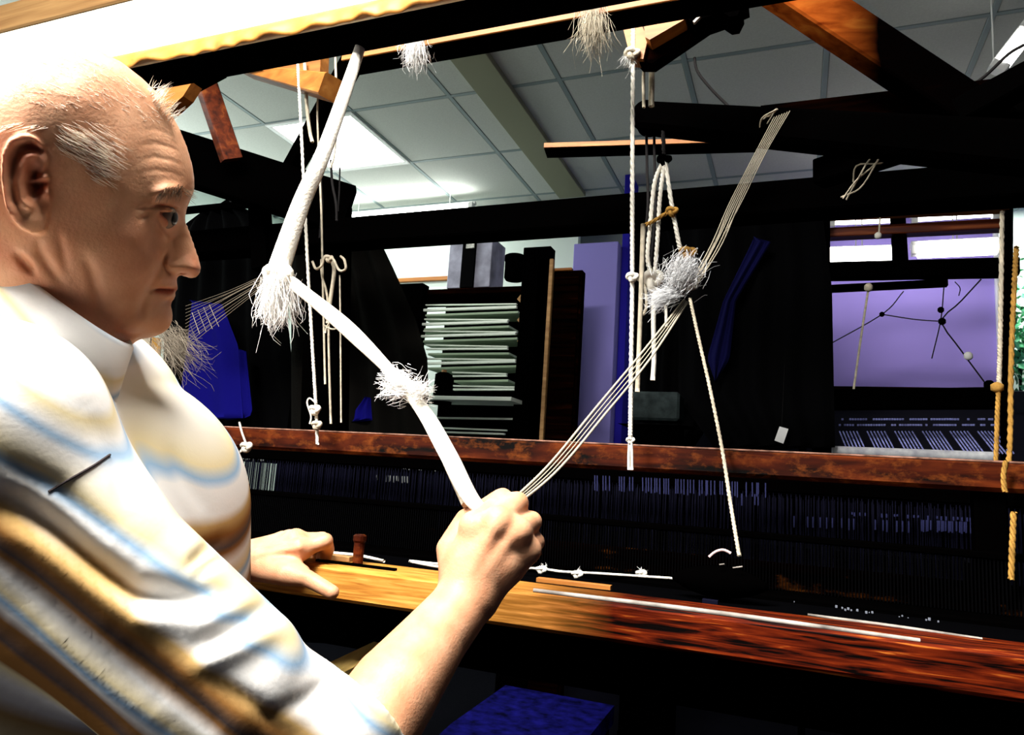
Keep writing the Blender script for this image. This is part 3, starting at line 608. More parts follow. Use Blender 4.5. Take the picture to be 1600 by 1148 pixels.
M['brace_shade'] = wood('shaded_orange_brace_wood', [(0.3, (0.08, 0.011, 0.0015)), (0.55, (0.22, 0.045, 0.006)), (0.8, (0.36, 0.11, 0.016))], grad=(bx0, bx1, [(0.3, (0.0003, 0.0002, 0.0002)), (0.6, (0.0004, 0.0002, 0.0002)), (0.8, (0.001, 0.0003, 0.0002))]), rough=0.8, spec=0.0)  # shadow on the lower brace painted in as a fade to black
lbar('brace', (1180, -48), (1560, 205), 1.3, 1.4, 64, M['brace_shade'], 0.05)
lbar('brace', (1500, 180), (1640, 105), 1.35, 1.3, 40, M['black'], 0.05)
lbar('lower_arm', (1280, 272), (1620, 160), 1.62, 1.4, 40, M['black'], 0.05)
lbar('post', (1652, 60), (1652, 1150), 1.38, 1.38, 56, M['black'], 0.08)
slab('bracket', [(968, 22), (990, 10), (1012, 60), (1005, 92), (985, 90)], 1.12, 0.03, M['orange'], LOOM)
slab('bracket', [(1000, -20), (1066, -20), (1078, 8), (1070, 30), (1015, 62), (1008, 58)], 1.1, 0.04, M['orange'], LOOM)
slab('bracket_arm', [(990, 86), (1012, 52), (1060, 24), (1165, -20), (1170, 10), (1110, 36), (1020, 98), (1000, 98)], 1.13, 0.03, M['darkwood'], LOOM)
slab('pulley_block', [(1062, -22), (1150, -22), (1160, 8), (1152, 24), (1140, 26), (1128, 18), (1100, 28), (1078, 34), (1070, 20)], 1.09, 0.05, M['black'], LOOM)
lbar('pulley_bolt', (1084, 36), (1094, 26), 1.08, 1.08, 4, M['strip'], 0.006)
tube('wire', [aY(*p, 1.4) for p in ((1085, 90), (1090, 112), (1112, 140), (1140, 168))], 0.003, M['cordblk'], LOOM, n=14, m=6)
tube('wire', [aY(*p, 1.5) for p in ((1506, 142), (1540, 118), (1575, 85), (1600, 70))], 0.003, M['cordblk'], LOOM, n=14, m=6)
# window glints at the upper right, imitated by an added glowing tube
tube_lamp('strip_lamp', aY(1556, 112, 2.9), aY(1612, 40, 2.9), 'slanting glowing strip imitating window glints, upper right behind the black brace', 0.03)

# shuttle box iron at the race, with a pale handle
q = aZ(1127, 880, zb1)
sh = thing('shuttle', (q[0], 1.05, zb1), 'dark shuttle with a pale rim lying on the black cloth below the thin twisted cord', 'shuttle')
a, b = aY(1085, 905, 1.05), aY(1165, 905, 1.05)
V = []; F = []; n = 17
for k in range(n):
    t = k/(n-1); e = max(0.15, math.sin(math.pi*t)**0.6)
    for i in range(10):
        an = 2*math.pi*i/10; V.append([a[0]-0.03+(b[0]-a[0]+0.06)*t, 1.05+0.022*e*math.cos(an), zb1+0.018+0.022*e*math.sin(an)])
for k in range(n-1):
    for i in range(10): j = (i+1) % 10; F.append([k*10+i, k*10+j, k*10+10+j, k*10+10+i])
F += [list(range(10))[::-1], [(n-1)*10+i for i in range(10)]]
mk('body', V, F, M['black'], sh, smooth=True)
tube('rim', [aY(*p, 1.045) for p in ((1108, 870), (1118, 862), (1130, 859), (1142, 864))], 0.002, plain('pale_pink_rim', (0.55, 0.38, 0.36), 0.5, 0.3), sh, n=12, m=6)
for p0, p1 in (((1124, 882), (1132, 881)), ((1145, 887), (1160, 885))): tube('pin', [aY(*p0, 1.03), aY(*p1, 1.03)], 0.001, M['strip'], sh, n=3, m=5)
lbar('slip_hook', (1098, 938), (1122, 941), 1.0, 1.0, 6, M['heald'], 0.01)

# ------------------------------------------------------------------ cords (each its own thing)
def P_(pts, y): return [aY(a, b, y) if not isinstance(y, (list, tuple)) else aY(a, b, y[i]) for i, (a, b) in enumerate(pts)]
def cord(name, pts, y, r, mat, label, n=30, twist=False, group=None, cat='cord', **k):
    if twist: return rope(name, P_(pts, y), r, M[mat], None, n=n, label=label, cat=cat, group=group, **k)
    return tube(name, P_(pts, y), r, M[mat], None, n=n, m=7, label=label, cat=cat, group=group)
def knot(c, r, mat, parent, flat=0.8):
    """lump of a tied knot: a short overhand coil"""
    th = np.linspace(0, 2*math.pi, 22); K = np.stack([np.sin(th)+2*np.sin(2*th), np.cos(th)-2*np.cos(2*th), -np.sin(3*th)], 1)*r*0.3
    V, F = g_tube(np.array(c)+K[:, 0:1]*RT+K[:, 1:2]*UP*flat+K[:, 2:3]*FW, r*0.42, 60, 6); return mk('knot', V, F, M[mat], parent, smooth=True)
YC = 1.12
t = thing('hanging_string', aY(496, 690, YC), 'cream cord hanging at left, knotted near its end over the red rail', 'cord', 'cords at the left post')
V, F = g_rope(P_([(465, 96), (470, 190), (479, 380), (488, 540), (494, 640), (496, 694)], YC), 0.0036, 120); mk('strand', V, F, M['cord'], t, smooth=True)
knot(aY(492, 640, YC-0.008), 0.010, 'cord', t); knot(aY(495, 664, YC-0.008), 0.009, 'cordold', t)
tube('loose_end', P_([(494, 630), (484, 622), (480, 630), (486, 650), (484, 662)], YC-0.01), 0.0016, M['cord'], t, n=16, m=6)
cord('hanging_string', [(476, 96), (479, 160), (484, 205), (488, 222)], YC+0.03, 0.004, 'cordold', 'short doubled grey cord beside the cream knotted one, up by the wedge', group='cords at the left post')
cord('hanging_string', [(500, 120), (496, 165), (498, 240), (502, 330), (504, 420), (508, 600)], YC+0.05, 0.0022, 'cordold', 'thin greyed cord dropping from the wooden wedge at left', group='cords at the left post')
cord('hanging_string', [(524, 84), (526, 180), (522, 240), (516, 262)], YC+0.08, 0.0028, 'cordold', 'short grey cord behind the wide white cord', group='cords at the left post')
cord('hanging_string', [(500, 260), (502, 300), (503, 325), (500, 372)], YC+0.1, 0.0032, 'cordblk', 'thick black cord above the left post', group='black cords at the left post')
cord('hanging_string', [(517, 250), (519, 285), (525, 318), (526, 345)], YC+0.1, 0.0028, 'cordblk', 'black cord right of the thick black one', group='black cords at the left post')
cord('hanging_string', [(531, 262), (530, 300), (528, 330)], YC+0.12, 0.0018, 'cordblk', 'thin black cord at the right of the left post', group='black cords at the left post')
cord('hanging_string', [(502, 405), (503, 430), (512, 470), (514, 560), (517, 662)], YC+0.05, 0.0024, 'cordold', 'greyed cord below the loops, second from the knotted cream one', group='cords at the left post')
cord('hanging_string', [(518, 405), (522, 425), (516, 470), (512, 505)], YC+0.05, 0.004, 'cordold', 'short thick frayed cord hanging from the loops', group='cords at the left post')
cord('hanging_string', [(531, 430), (532, 520), (533, 660)], YC+0.06, 0.0018, 'cordold', 'thin straight greyed cord at the right of the loops', group='cords at the left post')
t = thing('looped_string', aY(512, 415, YC+0.04), 'greyed cord tied in open loops on the left post', 'cord')
tube('loop', P_([(488, 408), (494, 420), (503, 414), (508, 400), (520, 404), (530, 422), (540, 420), (538, 406), (532, 400)], YC+0.03), 0.0026, M['cordold'], t, n=44, m=6)
tube('bow', P_([(508, 520), (512, 508), (520, 502), (526, 512), (518, 514), (506, 508)], YC+0.03), 0.0018, M['cordold'], t, n=24, m=6); knot(aY(514, 404, YC+0.03), 0.008, 'cordold', t)
t = thing('knotted_end', aY(382, 700, YR-0.01), 'short white cord end with a knot on the red rail behind the shirt', 'cord')
tube('strand', P_([(374, 659), (378, 675), (384, 692)], YR-0.012), 0.0022, M['cord'], t, n=12, m=6); knot(aY(385, 698, YR-0.016), 0.011, 'cord', t)
tube('loose_end', P_([(385, 698), (376, 706), (378, 702)], YR-0.02), 0.0022, M['cord'], t, n=8, m=6)
# old cloth scraps and yellow cord at the far left behind the collar
garment('cloth_scrap', [(232, 526), (252, 528), (248, 580), (226, 582)], 1.5, M['cordyel'], 'yellowed cloth scrap hanging just behind the shirt collar', 'cloth', None, 0.02, 2)
garment('cloth_scrap', [(218, 528), (234, 526), (230, 590), (215, 596)], 1.48, M['cordold'], 'pale cloth scrap beside the yellowed one behind the collar', 'cloth', None, 0.02, 2)
cord('hanging_string', [(222, 560), (226, 600), (222, 625), (226, 660)], 1.46, 0.0035, 'cordyel', 'yellowed cord hanging below the pale cloth scrap behind the collar')
# right group
t = thing('hanging_string', aY(985, 733, YC), 'long white braided cord hanging in front of the lilac partition', 'cord')
V, F = g_rope(P_([(990, -10), (989, 90), (988, 300), (988, 440), (986, 600), (985, 690)], YC), 0.0040, 160); mk('strand', V, F, M['cord'], t, smooth=True)
for s in (-2.5, 2.5): tube('tail', P_([(985+s*0.4, 680), (985+s, 710), (985+s, 734)], YC-0.004), 0.0022, M['cord'], t, n=8, m=6)
knot(aY(988, 84, YC-0.006), 0.012, 'cordold', t); knot(aY(988, 433, YC-0.006), 0.009, 'cord', t); knot(aY(985, 688, YC-0.004), 0.006, 'cord', t)
V, F = fluff(aY(986, 88, YC), -UP+RT*-0.4, 0.03, 0.008, 40); mk('frayed_end', V, F, M['fluff'], t, kind='stuff')
cord('hanging_string', [(1006, -10), (1010, 30), (1014, 66), (1006, 110), (1006, 168)], YC+0.06, 0.003, 'cordold', 'white cord draped over the orange bracket at the top')
cord('hanging_string', [(1012, 62), (1018, 100), (1018, 166)], YC+0.08, 0.0055, 'cordold', 'wide greyed tape hanging beside the white cord under the orange bracket')
for k, (x, lab) in enumerate(((1010, 'black cord above the rear beam, left one of two'), (1022, 'black cord above the rear beam, right one of two'))): cord('hanging_string', [(x, 205), (x+1, 260), (x+2, 330), (x-10+k*4, 420)], 1.42, 0.003, 'cordblk', lab, group='black cords under the swing arm')
cord('hanging_string', [(1005, 350), (1002, 450), (999, 540), (996, 612)], YC+0.05, 0.0042, 'cordold', 'dim grey cord right beside the long white braided one')
t = thing('rope_sling', aY(1038, 440, 1.3), 'cream rope sling spread in a triangle below the black swing arm', 'rope')
YS = 1.28
for pts in ([(1036, 252), (1023, 285), (1016, 350), (1012, 405), (1022, 440)], [(1038, 255), (1031, 310), (1027, 380), (1022, 440)], [(1040, 252), (1048, 310), (1055, 350), (1062, 385), (1068, 404)]):
    V, F = g_rope(P_(pts, YS), 0.0042, 90); mk('strand', V, F, M['cord'], t, smooth=True)
V, F = g_rope(P_([(1006, 352), (1020, 346), (1040, 334), (1052, 330)], YS-0.01), 0.0038, 50); mk('cross_strand', V, F, M['cordyel'], t, smooth=True)
V, F = g_rope(P_([(1036, 205), (1037, 230), (1038, 252)], YS), 0.004, 40); mk('hanger', V, F, M['cordblk'], t, smooth=True)
knot(aY(1038, 250, YS), 0.012, 'black', t); knot(aY(1021, 438, YS-0.01), 0.017, 'cord', t, 1.2); knot(aY(1004, 435, YS-0.01), 0.01, 'cordold', t); knot(aY(1050, 330, YS-0.01), 0.01, 'cordyel', t); knot(aY(1075, 396, YS), 0.014, 'cordyel', t)
tube('side_loop', P_([(988, 435), (1000, 434), (1008, 450), (1010, 478), (1004, 492), (1000, 480)], YS-0.01), 0.003, M['cordold'], t, n=24, m=6)
tube('tail', P_([(1022, 450), (1021, 500), (1022, 560), (1020, 594)], YS-0.01), 0.0044, M['cord'], t, n=14, m=7); tube('tail', P_([(1024, 450), (1034, 458), (1040, 480), (1041, 510)], YS-0.01), 0.003, M['cord'], t, n=14, m=6)
cord('twisted_string', [(1078, 466), (1092, 530), (1110, 610), (1128, 700), (1142, 790), (1155, 868)], [1.2, 1.19, 1.17, 1.14, 1.1, 1.07], 0.0030, 'cordold', 'thin twisted grey cord running down to the shuttle', 110, True)
# yellow cords by the right post
YY = 1.3
for k, (pts, r, lab) in enumerate((([(1588, 385), (1585, 450), (1580, 560), (1578, 700), (1570, 770)], 0.0045, 'thick yellowed cord hanging by the right post'), ([(1566, 330), (1563, 520), (1561, 600)], 0.004, 'greyed cord left of the thick yellow one by the right post'), ([(1560, 610), (1558, 660), (1556, 722)], 0.0036, 'short yellow cord end beside the thick yellow one'), ([(1572, 720), (1568, 742), (1570, 768)], 0.0035, 'yellow cord tail over the end of the red rail'), ([(1584, 800), (1582, 850), (1580, 905)], 0.004, 'yellow cord showing below the red rail at right'))):
    cord('hanging_string', pts, YY if k < 3 else YR-0.02, r, ['cordyel', 'cordold', 'cordyel', 'cordyel', 'cordyel'][k], lab, 40, True)
V, F = g_lathe(aY(1558, 605, YY), [(0.003, -0.008), (0.009, -0.004), (0.009, 0.004), (0.003, 0.008)], 10); kn = mk('cord_knot', V, F, M['cordyel'], None, smooth=True, label='small knot where the greyed cord meets the yellow end', cat='knot')
# race cord with three knots
t = thing('race_string', aZ(950, 895, zb1), 'white cord with small knots lying along the cloth behind the fist', 'cord')
RC = [aZ(*p, zb1+0.004) for p in ((640, 876), (700, 882), (836, 888), (880, 893), (940, 896), (1000, 900), (1060, 904), (1112, 909))]
tube('strand', RC, 0.0021, M['cord'], t, n=40, m=6)
for p in ((846, 890), (902, 897), (1002, 896)): knot(aZ(*p, zb1+0.006), 0.0075, 'cord', t, 0.6); V, F = fluff(aZ(*p, zb1+0.006), RT*0.3+UP*0.5, 0.012, 0.004, 14); mk('tuft', V, F, M['fluff'], t, kind='stuff')

# the picking cord pulled by the right hand: white braid, knot with tassel, on into the fist
FIST = dp(770, 812, 0.715)
t = thing('picking_rope', dp(436, 440, 0.93), 'wide white braided picking cord pulled from the top beam into the right fist', 'cord')
A_ = [dp(568, 58, 1.14), dp(546, 125, 1.04), dp(505, 240, 0.97), dp(470, 320, 0.95), dp(434, 425, 0.93)]
V, F = g_tube(A_, [0.0080, 0.0090, 0.0105, 0.0120, 0.0145], 60, 10, 0.5); mk('upper_braid', V, F, M['cord'], t, smooth=True)
mb = MB()
for k in range(3):
    o_ = (k-1)*0.005
    B_ = [dp(440, 430, 0.93)+o_*UP, dp(482, 462, 0.91)+o_*UP, dp(545, 515, 0.88)+o_*UP+o_*0.6*RT, dp(610, 580, 0.84)+o_*UP*0.8, dp(660, 640, 0.80)+o_*RT, dp(700, 710, 0.76)+o_*RT*1.2, dp(735, 778, 0.73)+o_*RT, FIST+o_*0.5*RT]
    mb.add(*g_tube(B_, 0.0042, 70, 7))
mb.build('lower_braid', M['cord'], t, smooth=True)
V, F = g_tube([dp(668, 660, 0.8), dp(700, 730, 0.775), dp(728, 790, 0.745)], [0.004, 0.008, 0.009], 16, 8, 0.4); mk('slack_braid', V, F, M['cordold'], t, smooth=True)
knot(dp(434, 432, 0.925), 0.017, 'cord', t, 0.9); V, F = fluff(dp(434, 436, 0.925), -UP, 0.062, 0.015, 520, 6, 0.13, 0.0008, 0.05); mk('tassel', V, F, M['fluff'], t, kind='stuff')
V, F = fluff(dp(436, 430, 0.92), RT*0.2+UP*0.1, 0.018, 0.010, 50, 5, 0.8); mk('knot_fibres', V, F, M['fluff'], t, kind='stuff')
V, F = fluff(dp(628, 602, 0.815), -RT+UP*0.2, 0.020, 0.016, 300, 5, 0.6); mk('side_tuft', V, F, M['fluff'], t, kind='stuff')
V, F = fluff(dp(652, 612, 0.80), RT*0.8+UP*0.3, 0.014, 0.012, 160, 5, 0.6); mk('side_tuft', V, F, M['fluff'], t, kind='stuff')
tube('loose_thread', [dp(430, 455, 0.92), dp(414, 468, 0.92), dp(410, 482, 0.92), dp(418, 492, 0.92)], 0.0009, M['cord'], t, n=14, m=5)
# gauzy threads from that knot to the left
mb = MB()
for k in range(13):
    f = k/12; e = dp(290, 478+f*66, 1.05); s = dp(424, 424+f*14, 0.935); mid = dp(360, 452+f*34, 0.99)+RNG.normal(size=3)*0.0015
    mb.add(*g_tube([s, mid, e], 0.00032, 12, 4))
for k in range(4): mb.add(*g_tube([dp(300+k*9, 488+k*-4, 1.04), dp(312+k*10, 522-k*4, 1.03)], 0.0004, 3, 4))
gz = thing('gauze_threads', dp(290, 520, 1.05), 'fan of thin grey threads stretched from the knot to behind the chin', 'threads'); M['gauze'] = plain('dim_grey_gauze_thread', (0.2, 0.17, 0.13), 0.9, 0.05); mb.build('threads', M['gauze'], gz, kind='stuff')
V, F = fluff(dp(262, 530, 1.3), RT*0.5-UP*0.6, 0.08, 0.03, 160, 5, 0.4, 0.0007); mk('frayed_yarn', V, F, M['gauze'], gz, kind='stuff')
# right pull: two thin cords from the fist up to the tuft, on to the swing arm
t = thing('return_string', dp(1075, 455, 1.0), 'pair of thin pale cords from the fist up to the black swing arm', 'cord')
mb = MB()
for k in range(4):
    f = (-1, -.35, .3, 1)[k]; o_ = f*0.0065*(RT*0.8-UP*0.5)
    mb.add(*g_tube([FIST+0.35*o_, dp(860, 735, 0.78)+o_*0.9, dp(940, 640, 0.86)+o_*1.1, dp(1010, 555, 0.94)+o_*1.1, dp(1072, 470, 1.02)+o_*0.5], 0.0008 if k in (1, 2) else 0.0016, 40, 5))
M['corddim'] = plain('dim_thin_cord', (0.32, 0.28, 0.21), 0.9, 0.05); M['fluffdim'] = plain('grey_yarn_fluff', (0.5, 0.5, 0.5), 0.9, 0.05)
mb.build('lower_cords', M['corddim'], t, smooth=True, kind='stuff')
mb = MB()
for k in range(7):
    f = (k-3)/3.0; o_ = f*0.008*(RT*0.9+UP*0.35)
    mb.add(*g_tube([dp(1078, 455, 1.02)+o_, dp(1118, 385, 1.05)+o_*1.2+RNG.normal(size=3)*0.002, dp(1150, 315, 1.08)+o_*1.5, dp(1185, 245, 1.12)+o_*1.4, dp(1222, 178, 1.18)+o_*1.8], 0.0008, 40, 5))
mb.build('upper_cords', M['corddim'], t, smooth=True, kind='stuff')
V, F = fluff(dp(1062, 432, 1.0), RT*0.5+UP*0.6, 0.024, 0.022, 520, 5, 0.6, 0.0008); mk('tuft', V, F, M['fluffdim'], t, kind='stuff')
V, F = fluff(dp(1048, 462, 1.0), -RT*0.6-UP*0.2, 0.035, 0.010, 200, 5, 0.3, 0.0007); mk('tuft', V, F, M['fluffdim'], t, kind='stuff')
for pts, lab in (([(1402, 206), (1375, 250), (1350, 280), (1322, 304)], 'thin frayed cord on the swing arm, at right under the brace'), ([(1270, 186), (1256, 200), (1244, 216)], 'short frayed cord end over the swing arm'), ([(1212, 172), (1196, 186), (1182, 206)], 'short frayed cord end leftmost on the swing arm')):
    P = P_(pts, [1.28+0.02*i for i in range(len(pts))]); tt = thing('frayed_string', P[-1], lab, 'cord', 'frayed cords on the swing arm'); mb = MB()
    for k in range(4): mb.add(*g_tube([p+RNG.normal(size=3)*0.003*(1+i) for i, p in enumerate(P)], 0.0016, 14, 5))
    mb.build('strands', M['cordold'], tt, smooth=True, kind='stuff')
# white tufts under the top beam
for c_, L_, n_, lab, mat in (((652, 62), 0.05, 420, 'white yarn tuft hanging under the top beam', 'fluff'), ((928, 20), 0.07, 200, 'greyed wispy yarn tuft under the inner beam', 'cordold')):
    q = aY(*c_, 1.0); V, F = fluff(q, -UP, L_, 0.018, n_, 5, 0.22, 0.0008); tt = thing('yarn_tuft', q, lab, 'tuft'); mk('fibres', V, F, M[mat], tt, kind='stuff'); tube('tie', [q, q+0.05*UP], 0.0015, M[mat], tt, n=3, m=5)

# bench slat and lit blue carpet patch, its light put into the colour, low down
a, b = dp(485, 1068, 1.0), dp(600, 1012, 1.12)
M['yelwood'] = wood('yellow_pine', [(0.3, (0.5, 0.3, 0.08)), (0.5, (0.7, 0.48, 0.15)), (0.75, (0.8, 0.6, 0.25))], stretch=(25, 2, 25), rough=0.5)
sl = thing('treadle_slat', (a+b)/2, 'short yellow pine slat low between the shirt and the forearm', 'slat'); bar('slat', a, b, 0.045, 0.012, M['yelwood'], sl)
bar('cleat', a+(b-a)*0.9-(0, 0, 0.02), a+(b-a)*0.9+(0, 0, -0.5), 0.03, 0.03, M['black'], sl)
z_ = 0.32
Pm = [aZ(*p, z_) for p in ((640, 1190), (705, 1130), (790, 1070), (960, 1102), (880, 1200))]
M['bluelit'] = plain('lit_blue_carpet', (0.008, 0.007, 0.15), 0.95, 0.03, bump=0.9, bscale=30, var=0.8, vscale=22)
V, F = g_poly(Pm, (0, 0, -0.06)); st = thing('lit_carpet_patch', np.mean(Pm, axis=0)*np.array([1, 1, 0]), 'lit mottled blue carpet painted as a raised stool in the dark under the breast beam', 'patch'); mk('lit_pad', V, F, M['bluelit'], st)  # lit patch of carpet built as a raised blue pad on legs
for p in Pm[1:4]: q = p*0.9+np.mean(Pm, axis=0)*0.1; bar('leg', (q[0], q[1], 0), (q[0], q[1], z_-0.06), 0.03, 0.03, M['black'], st, up=(0, 1, 0))
# ------------------------------------------------------------------ the weaver
def snets(Fv, org, h):
    """iso-surface F = 0 of a sampled field, one vertex per crossed cell, quads"""
    S = Fv < 0; nx, ny, nz = S.shape
    c = np.zeros((nx-1, ny-1, nz-1), np.uint8)
    for i in (0, 1):
        for j in (0, 1):
            for k in (0, 1): c += S[i:nx-1+i, j:ny-1+j, k:nz-1+k]
    act = (c > 0) & (c < 8); I = np.argwhere(act); idx = -np.ones(act.shape, np.int32); idx[act] = np.arange(len(I))
    cv = {}
    for i in (0, 1):
        for j in (0, 1):
            for k in (0, 1): cv[(i, j, k)] = Fv[I[:, 0]+i, I[:, 1]+j, I[:, 2]+k]
    acc = np.zeros((len(I), 3)); cnt = np.zeros(len(I))
    for a in cv:
        for ax in range(3):
            if a[ax] == 0:
                b = list(a); b[ax] = 1; b = tuple(b); fa, fb = cv[a], cv[b]; m = (fa < 0) != (fb < 0)
                t = np.where(m, fa/np.where(m, fa-fb, 1), 0); p = np.tile(np.array(a, float), (len(I), 1)); p[:, ax] += t
                acc[m] += p[m]; cnt[m] += 1
    V = (I+acc/cnt[:, None])*h+org; F = []
    for ax in range(3):
        sl0 = [slice(None)]*3; sl1 = [slice(None)]*3; sl0[ax] = slice(0, -1); sl1[ax] = slice(1, None)
        s0, s1 = S[tuple(sl0)], S[tuple(sl1)]; E = np.argwhere(s0 != s1); o1, o2 = (ax+1) % 3, (ax+2) % 3
        E = E[(E[:, o1] > 0) & (E[:, o2] > 0) & (E[:, o1] < S.shape[o1]-1) & (E[:, o2] < S.shape[o2]-1)]
        ins = s0[E[:, 0], E[:, 1], E[:, 2]]; q = []
        for (d1, d2) in ((-1, -1), (0, -1), (0, 0), (-1, 0)):
            e = E.copy(); e[:, o1] += d1; e[:, o2] += d2; q.append(idx[e[:, 0], e[:, 1], e[:, 2]])
        q = np.stack(q, 1); q[~ins] = q[~ins][:, ::-1]; F.append(q)
    return V, np.vstack(F)
def smin(a, b, k): h_ = np.clip(0.5+0.5*(b-a)/k, 0, 1); return b*(1-h_)+a*h_-k*h_*(1-h_)
def smax(a, b, k): return -smin(-a, -b, k)
class Field:
    """signed distance field in the camera frame (right, up, depth), metres"""
    def __init__(s, lo, hi, h):
        s.h = h; s.lo = np.array(lo, float); n = np.ceil((np.array(hi)-s.lo)/h).astype(int)+1
        s.ax = [(s.lo[i]+np.arange(n[i])*h).astype(np.float32) for i in range(3)]; s.F = np.full(n, 0.2, np.float32)
    def window(s, P, r):
        P = np.asarray(P); a = np.clip(((P.min(0)-r-s.lo)/s.h).astype(int), 0, None); b = np.minimum(((P.max(0)+r-s.lo)/s.h).astype(int)+2, s.F.shape)
        return tuple(slice(int(a[i]), max(int(a[i])+1, int(b[i]))) for i in range(3))
    def caps(s, P, R, k=0.01, op='add', sc=(1, 1, 1)):
        P = np.asarray(P, float); R = np.atleast_1d(R)*np.ones(len(P)); w = s.window(P, R.max()/min(sc)+max(k*2, 0.02)+s.h*3)
        X, Y, Z = np.meshgrid(*[s.ax[i][w[i]] for i in range(3)], indexing='ij', sparse=True); d = None
        for a, b, ra, rb in (zip(P[:-1], P[1:], R[:-1], R[1:]) if len(P) > 1 else [(P[0], P[0]+1e-5, R[0], R[0])]):
            x, y, z = (X-a[0])*sc[0], (Y-a[1])*sc[1], (Z-a[2])*sc[2]; v = (b-a)*np.array(sc); L = v@v
            t = np.clip((x*v[0]+y*v[1]+z*v[2])/L, 0, 1); e = np.sqrt((x-t*v[0])**2+(y-t*v[1])**2+(z-t*v[2])**2)-(ra+(rb-ra)*t); d = e if d is None else np.minimum(d, e)
        d = d.astype(np.float32); F = s.F[w]
        if op == 'add': s.F[w] = smin(F, d, k)
        elif op == 'cut': s.F[w] = smax(F, -d, k)
        return s
    def mesh(s):
        for i in range(3):
            for e in (0, -1): sl = [slice(None)]*3; sl[i] = e; s.F[tuple(sl)] = .2          # always closed
        V, Q = snets(s.F, s.lo, s.h); return c2w(V), Q[:, ::-1].copy()      # the camera frame is left-handed
    def depth_at(s, px, py, d0=0.3, d1=1.2):
        ds = np.arange(d0, d1, 0.001); P = np.stack([(px-800)/F_PX*ds, -(py-574)/F_PX*ds, ds], 1); I = np.round((P-s.lo)/s.h).astype(int)
        ok = np.all((I >= 0) & (I < np.array(s.F.shape)), 1); I = np.clip(I, 0, np.array(s.F.shape)-1); f = np.where(ok, s.F[I[:, 0], I[:, 1], I[:, 2]], 1)
        k = np.argmax(f < 0); return ds[k] if f[k] < 0 else None

# ---- head: symmetric about its own median plane, which faces the lens side-on
HO = dp(150, 300, 0.56); HN = CAM-HO; HN /= np.linalg.norm(HN)
HU = RT-HN*(RT@HN); HU /= np.linalg.norm(HU); HV = np.cross(HN, HU)
def huv(px, py, w=0.0):
    q = ray(px, py); t = ((HO+HN*w-CAM)@HN)/(q@HN); p = CAM+q*t-HO; return np.array([p@HU, p@HV])
OUT = [(303, 276), (303.5, 288), (302.5, 299), (299, 308), (295, 318), (291.5, 327), (289.5, 338), (289.5, 345), (293, 354), (298, 367), (303, 381), (308, 396), (312, 409), (313.5, 420), (311, 428), (306, 433), (298, 435), (289, 432), (281, 430), (277, 434), (276.5, 441), (278, 448), (277, 453), (274, 456), (274.5, 460), (272.5, 466), (268.5, 471), (267.5, 477), (269, 484), (270, 493), (268, 503), (263, 512), (254, 519), (243, 524), (230, 527), (219, 529), (208, 535), (198, 546), (184, 570), (170, 620), (150, 680), (60, 720), (-80, 680), (-115, 600), (-112, 520), (-105, 450), (-92, 400), (-96, 340), (-108, 270), (-106, 205), (-92, 150), (-62, 105), (-15, 75), (40, 62), (95, 63), (150, 78), (190, 98), (222, 123), (246, 146), (266, 175), (281, 203), (292, 230), (299, 254)]
OUV = np.array([huv(a, b) for a, b in OUT])
CT = [(60, 200, .078), (0, 250, .078), (60, 130, .067), (130, 150, .064), (150, 210, .068), (190, 160, .046), (200, 230, .058), (240, 200, .034), (240, 240, .043), (180, 290, .0665), (215, 285, .057), (270, 250, .034), (120, 330, .0685), (70, 290, .0725), (150, 370, .066), (195, 375, .061), (225, 350, .054), (245, 338, .0455), (262, 342, .0375), (278, 342, .023), (284, 350, .0125), (290, 365, .0105), (283, 305, .031), (260, 303, .045), (235, 302, .052), (288, 318, .020), (270, 322, .037), (250, 322, .045),
      (225, 400, .055), (245, 395, .045), (258, 385, .030), (266, 375, .021), (255, 415, .033), (278, 385, .0155), (292, 390, .0115), (300, 405, .0135), (305, 418, .0145), (295, 422, .0165), (280, 415, .0190), (270, 408, .0205), (270, 422, .017), (282, 425, .0155), (262, 436, .025), (240, 450, .034), (268, 446, .0165), (268, 458, .014), (258, 455, .021), (255, 468, .021), (235, 475, .034), (260, 492, .015), (245, 505, .023), (225, 500, .036), (200, 470, .052), (215, 440, .053), (200, 510, .043), (170, 440, .061), (150, 490, .054), (110, 430, .063), (90, 380, .070), (110, 480, .058), (180, 540, .043), (100, 560, .060), (30, 460, .064), (-40, 480, .052), (-40, 400, .060), (20, 380, .070), (-30, 320, .068), (-60, 220, .058), (-30, 150, .060), (0, 600, .062), (100, 640, .064), (205-40, 600, .045)]
CUV = np.array([huv(a, b, w) for a, b, w in CT]); CH = np.array([w for _, _, w in CT])
def dens(P, m=4):
    out = []
    for i in range(len(P)):
        a, b = P[i], P[(i+1) % len(P)]; k = max(1, int(np.linalg.norm(b-a)/0.006)); out += [a+(b-a)*j/k for j in range(k)]
    return np.array(out)
OD = dens(OUV)
def tps_fit(P, v, lam=1e-7):
    n = len(P); r = np.linalg.norm(P[:, None]-P[None], axis=2)*10; K = np.where(r > 0, r*r*np.log(np.maximum(r, 1e-9)), 0)+lam*np.eye(n); Q = np.hstack([np.ones((n, 1)), P*10])
    A = np.block([[K, Q], [Q.T, np.zeros((3, 3))]]); return np.linalg.solve(A, np.concatenate([v, np.zeros(3)]))
def tps_eval(P, c, X):
    out = np.zeros(len(X))
    for s_ in range(0, len(X), 20000):
        x = X[s_:s_+20000]; r = np.linalg.norm(x[:, None]-P[None], axis=2)*10; out[s_:s_+20000] = np.where(r > 0, r*r*np.log(np.maximum(r, 1e-9)), 0)@c[:len(P)]+np.hstack([np.ones((len(x), 1)), x*10])@c[len(P):]
    return out
TP = np.vstack([OD, CUV]); TC = tps_fit(TP, np.concatenate([np.zeros(len(OD)), CH**2]))
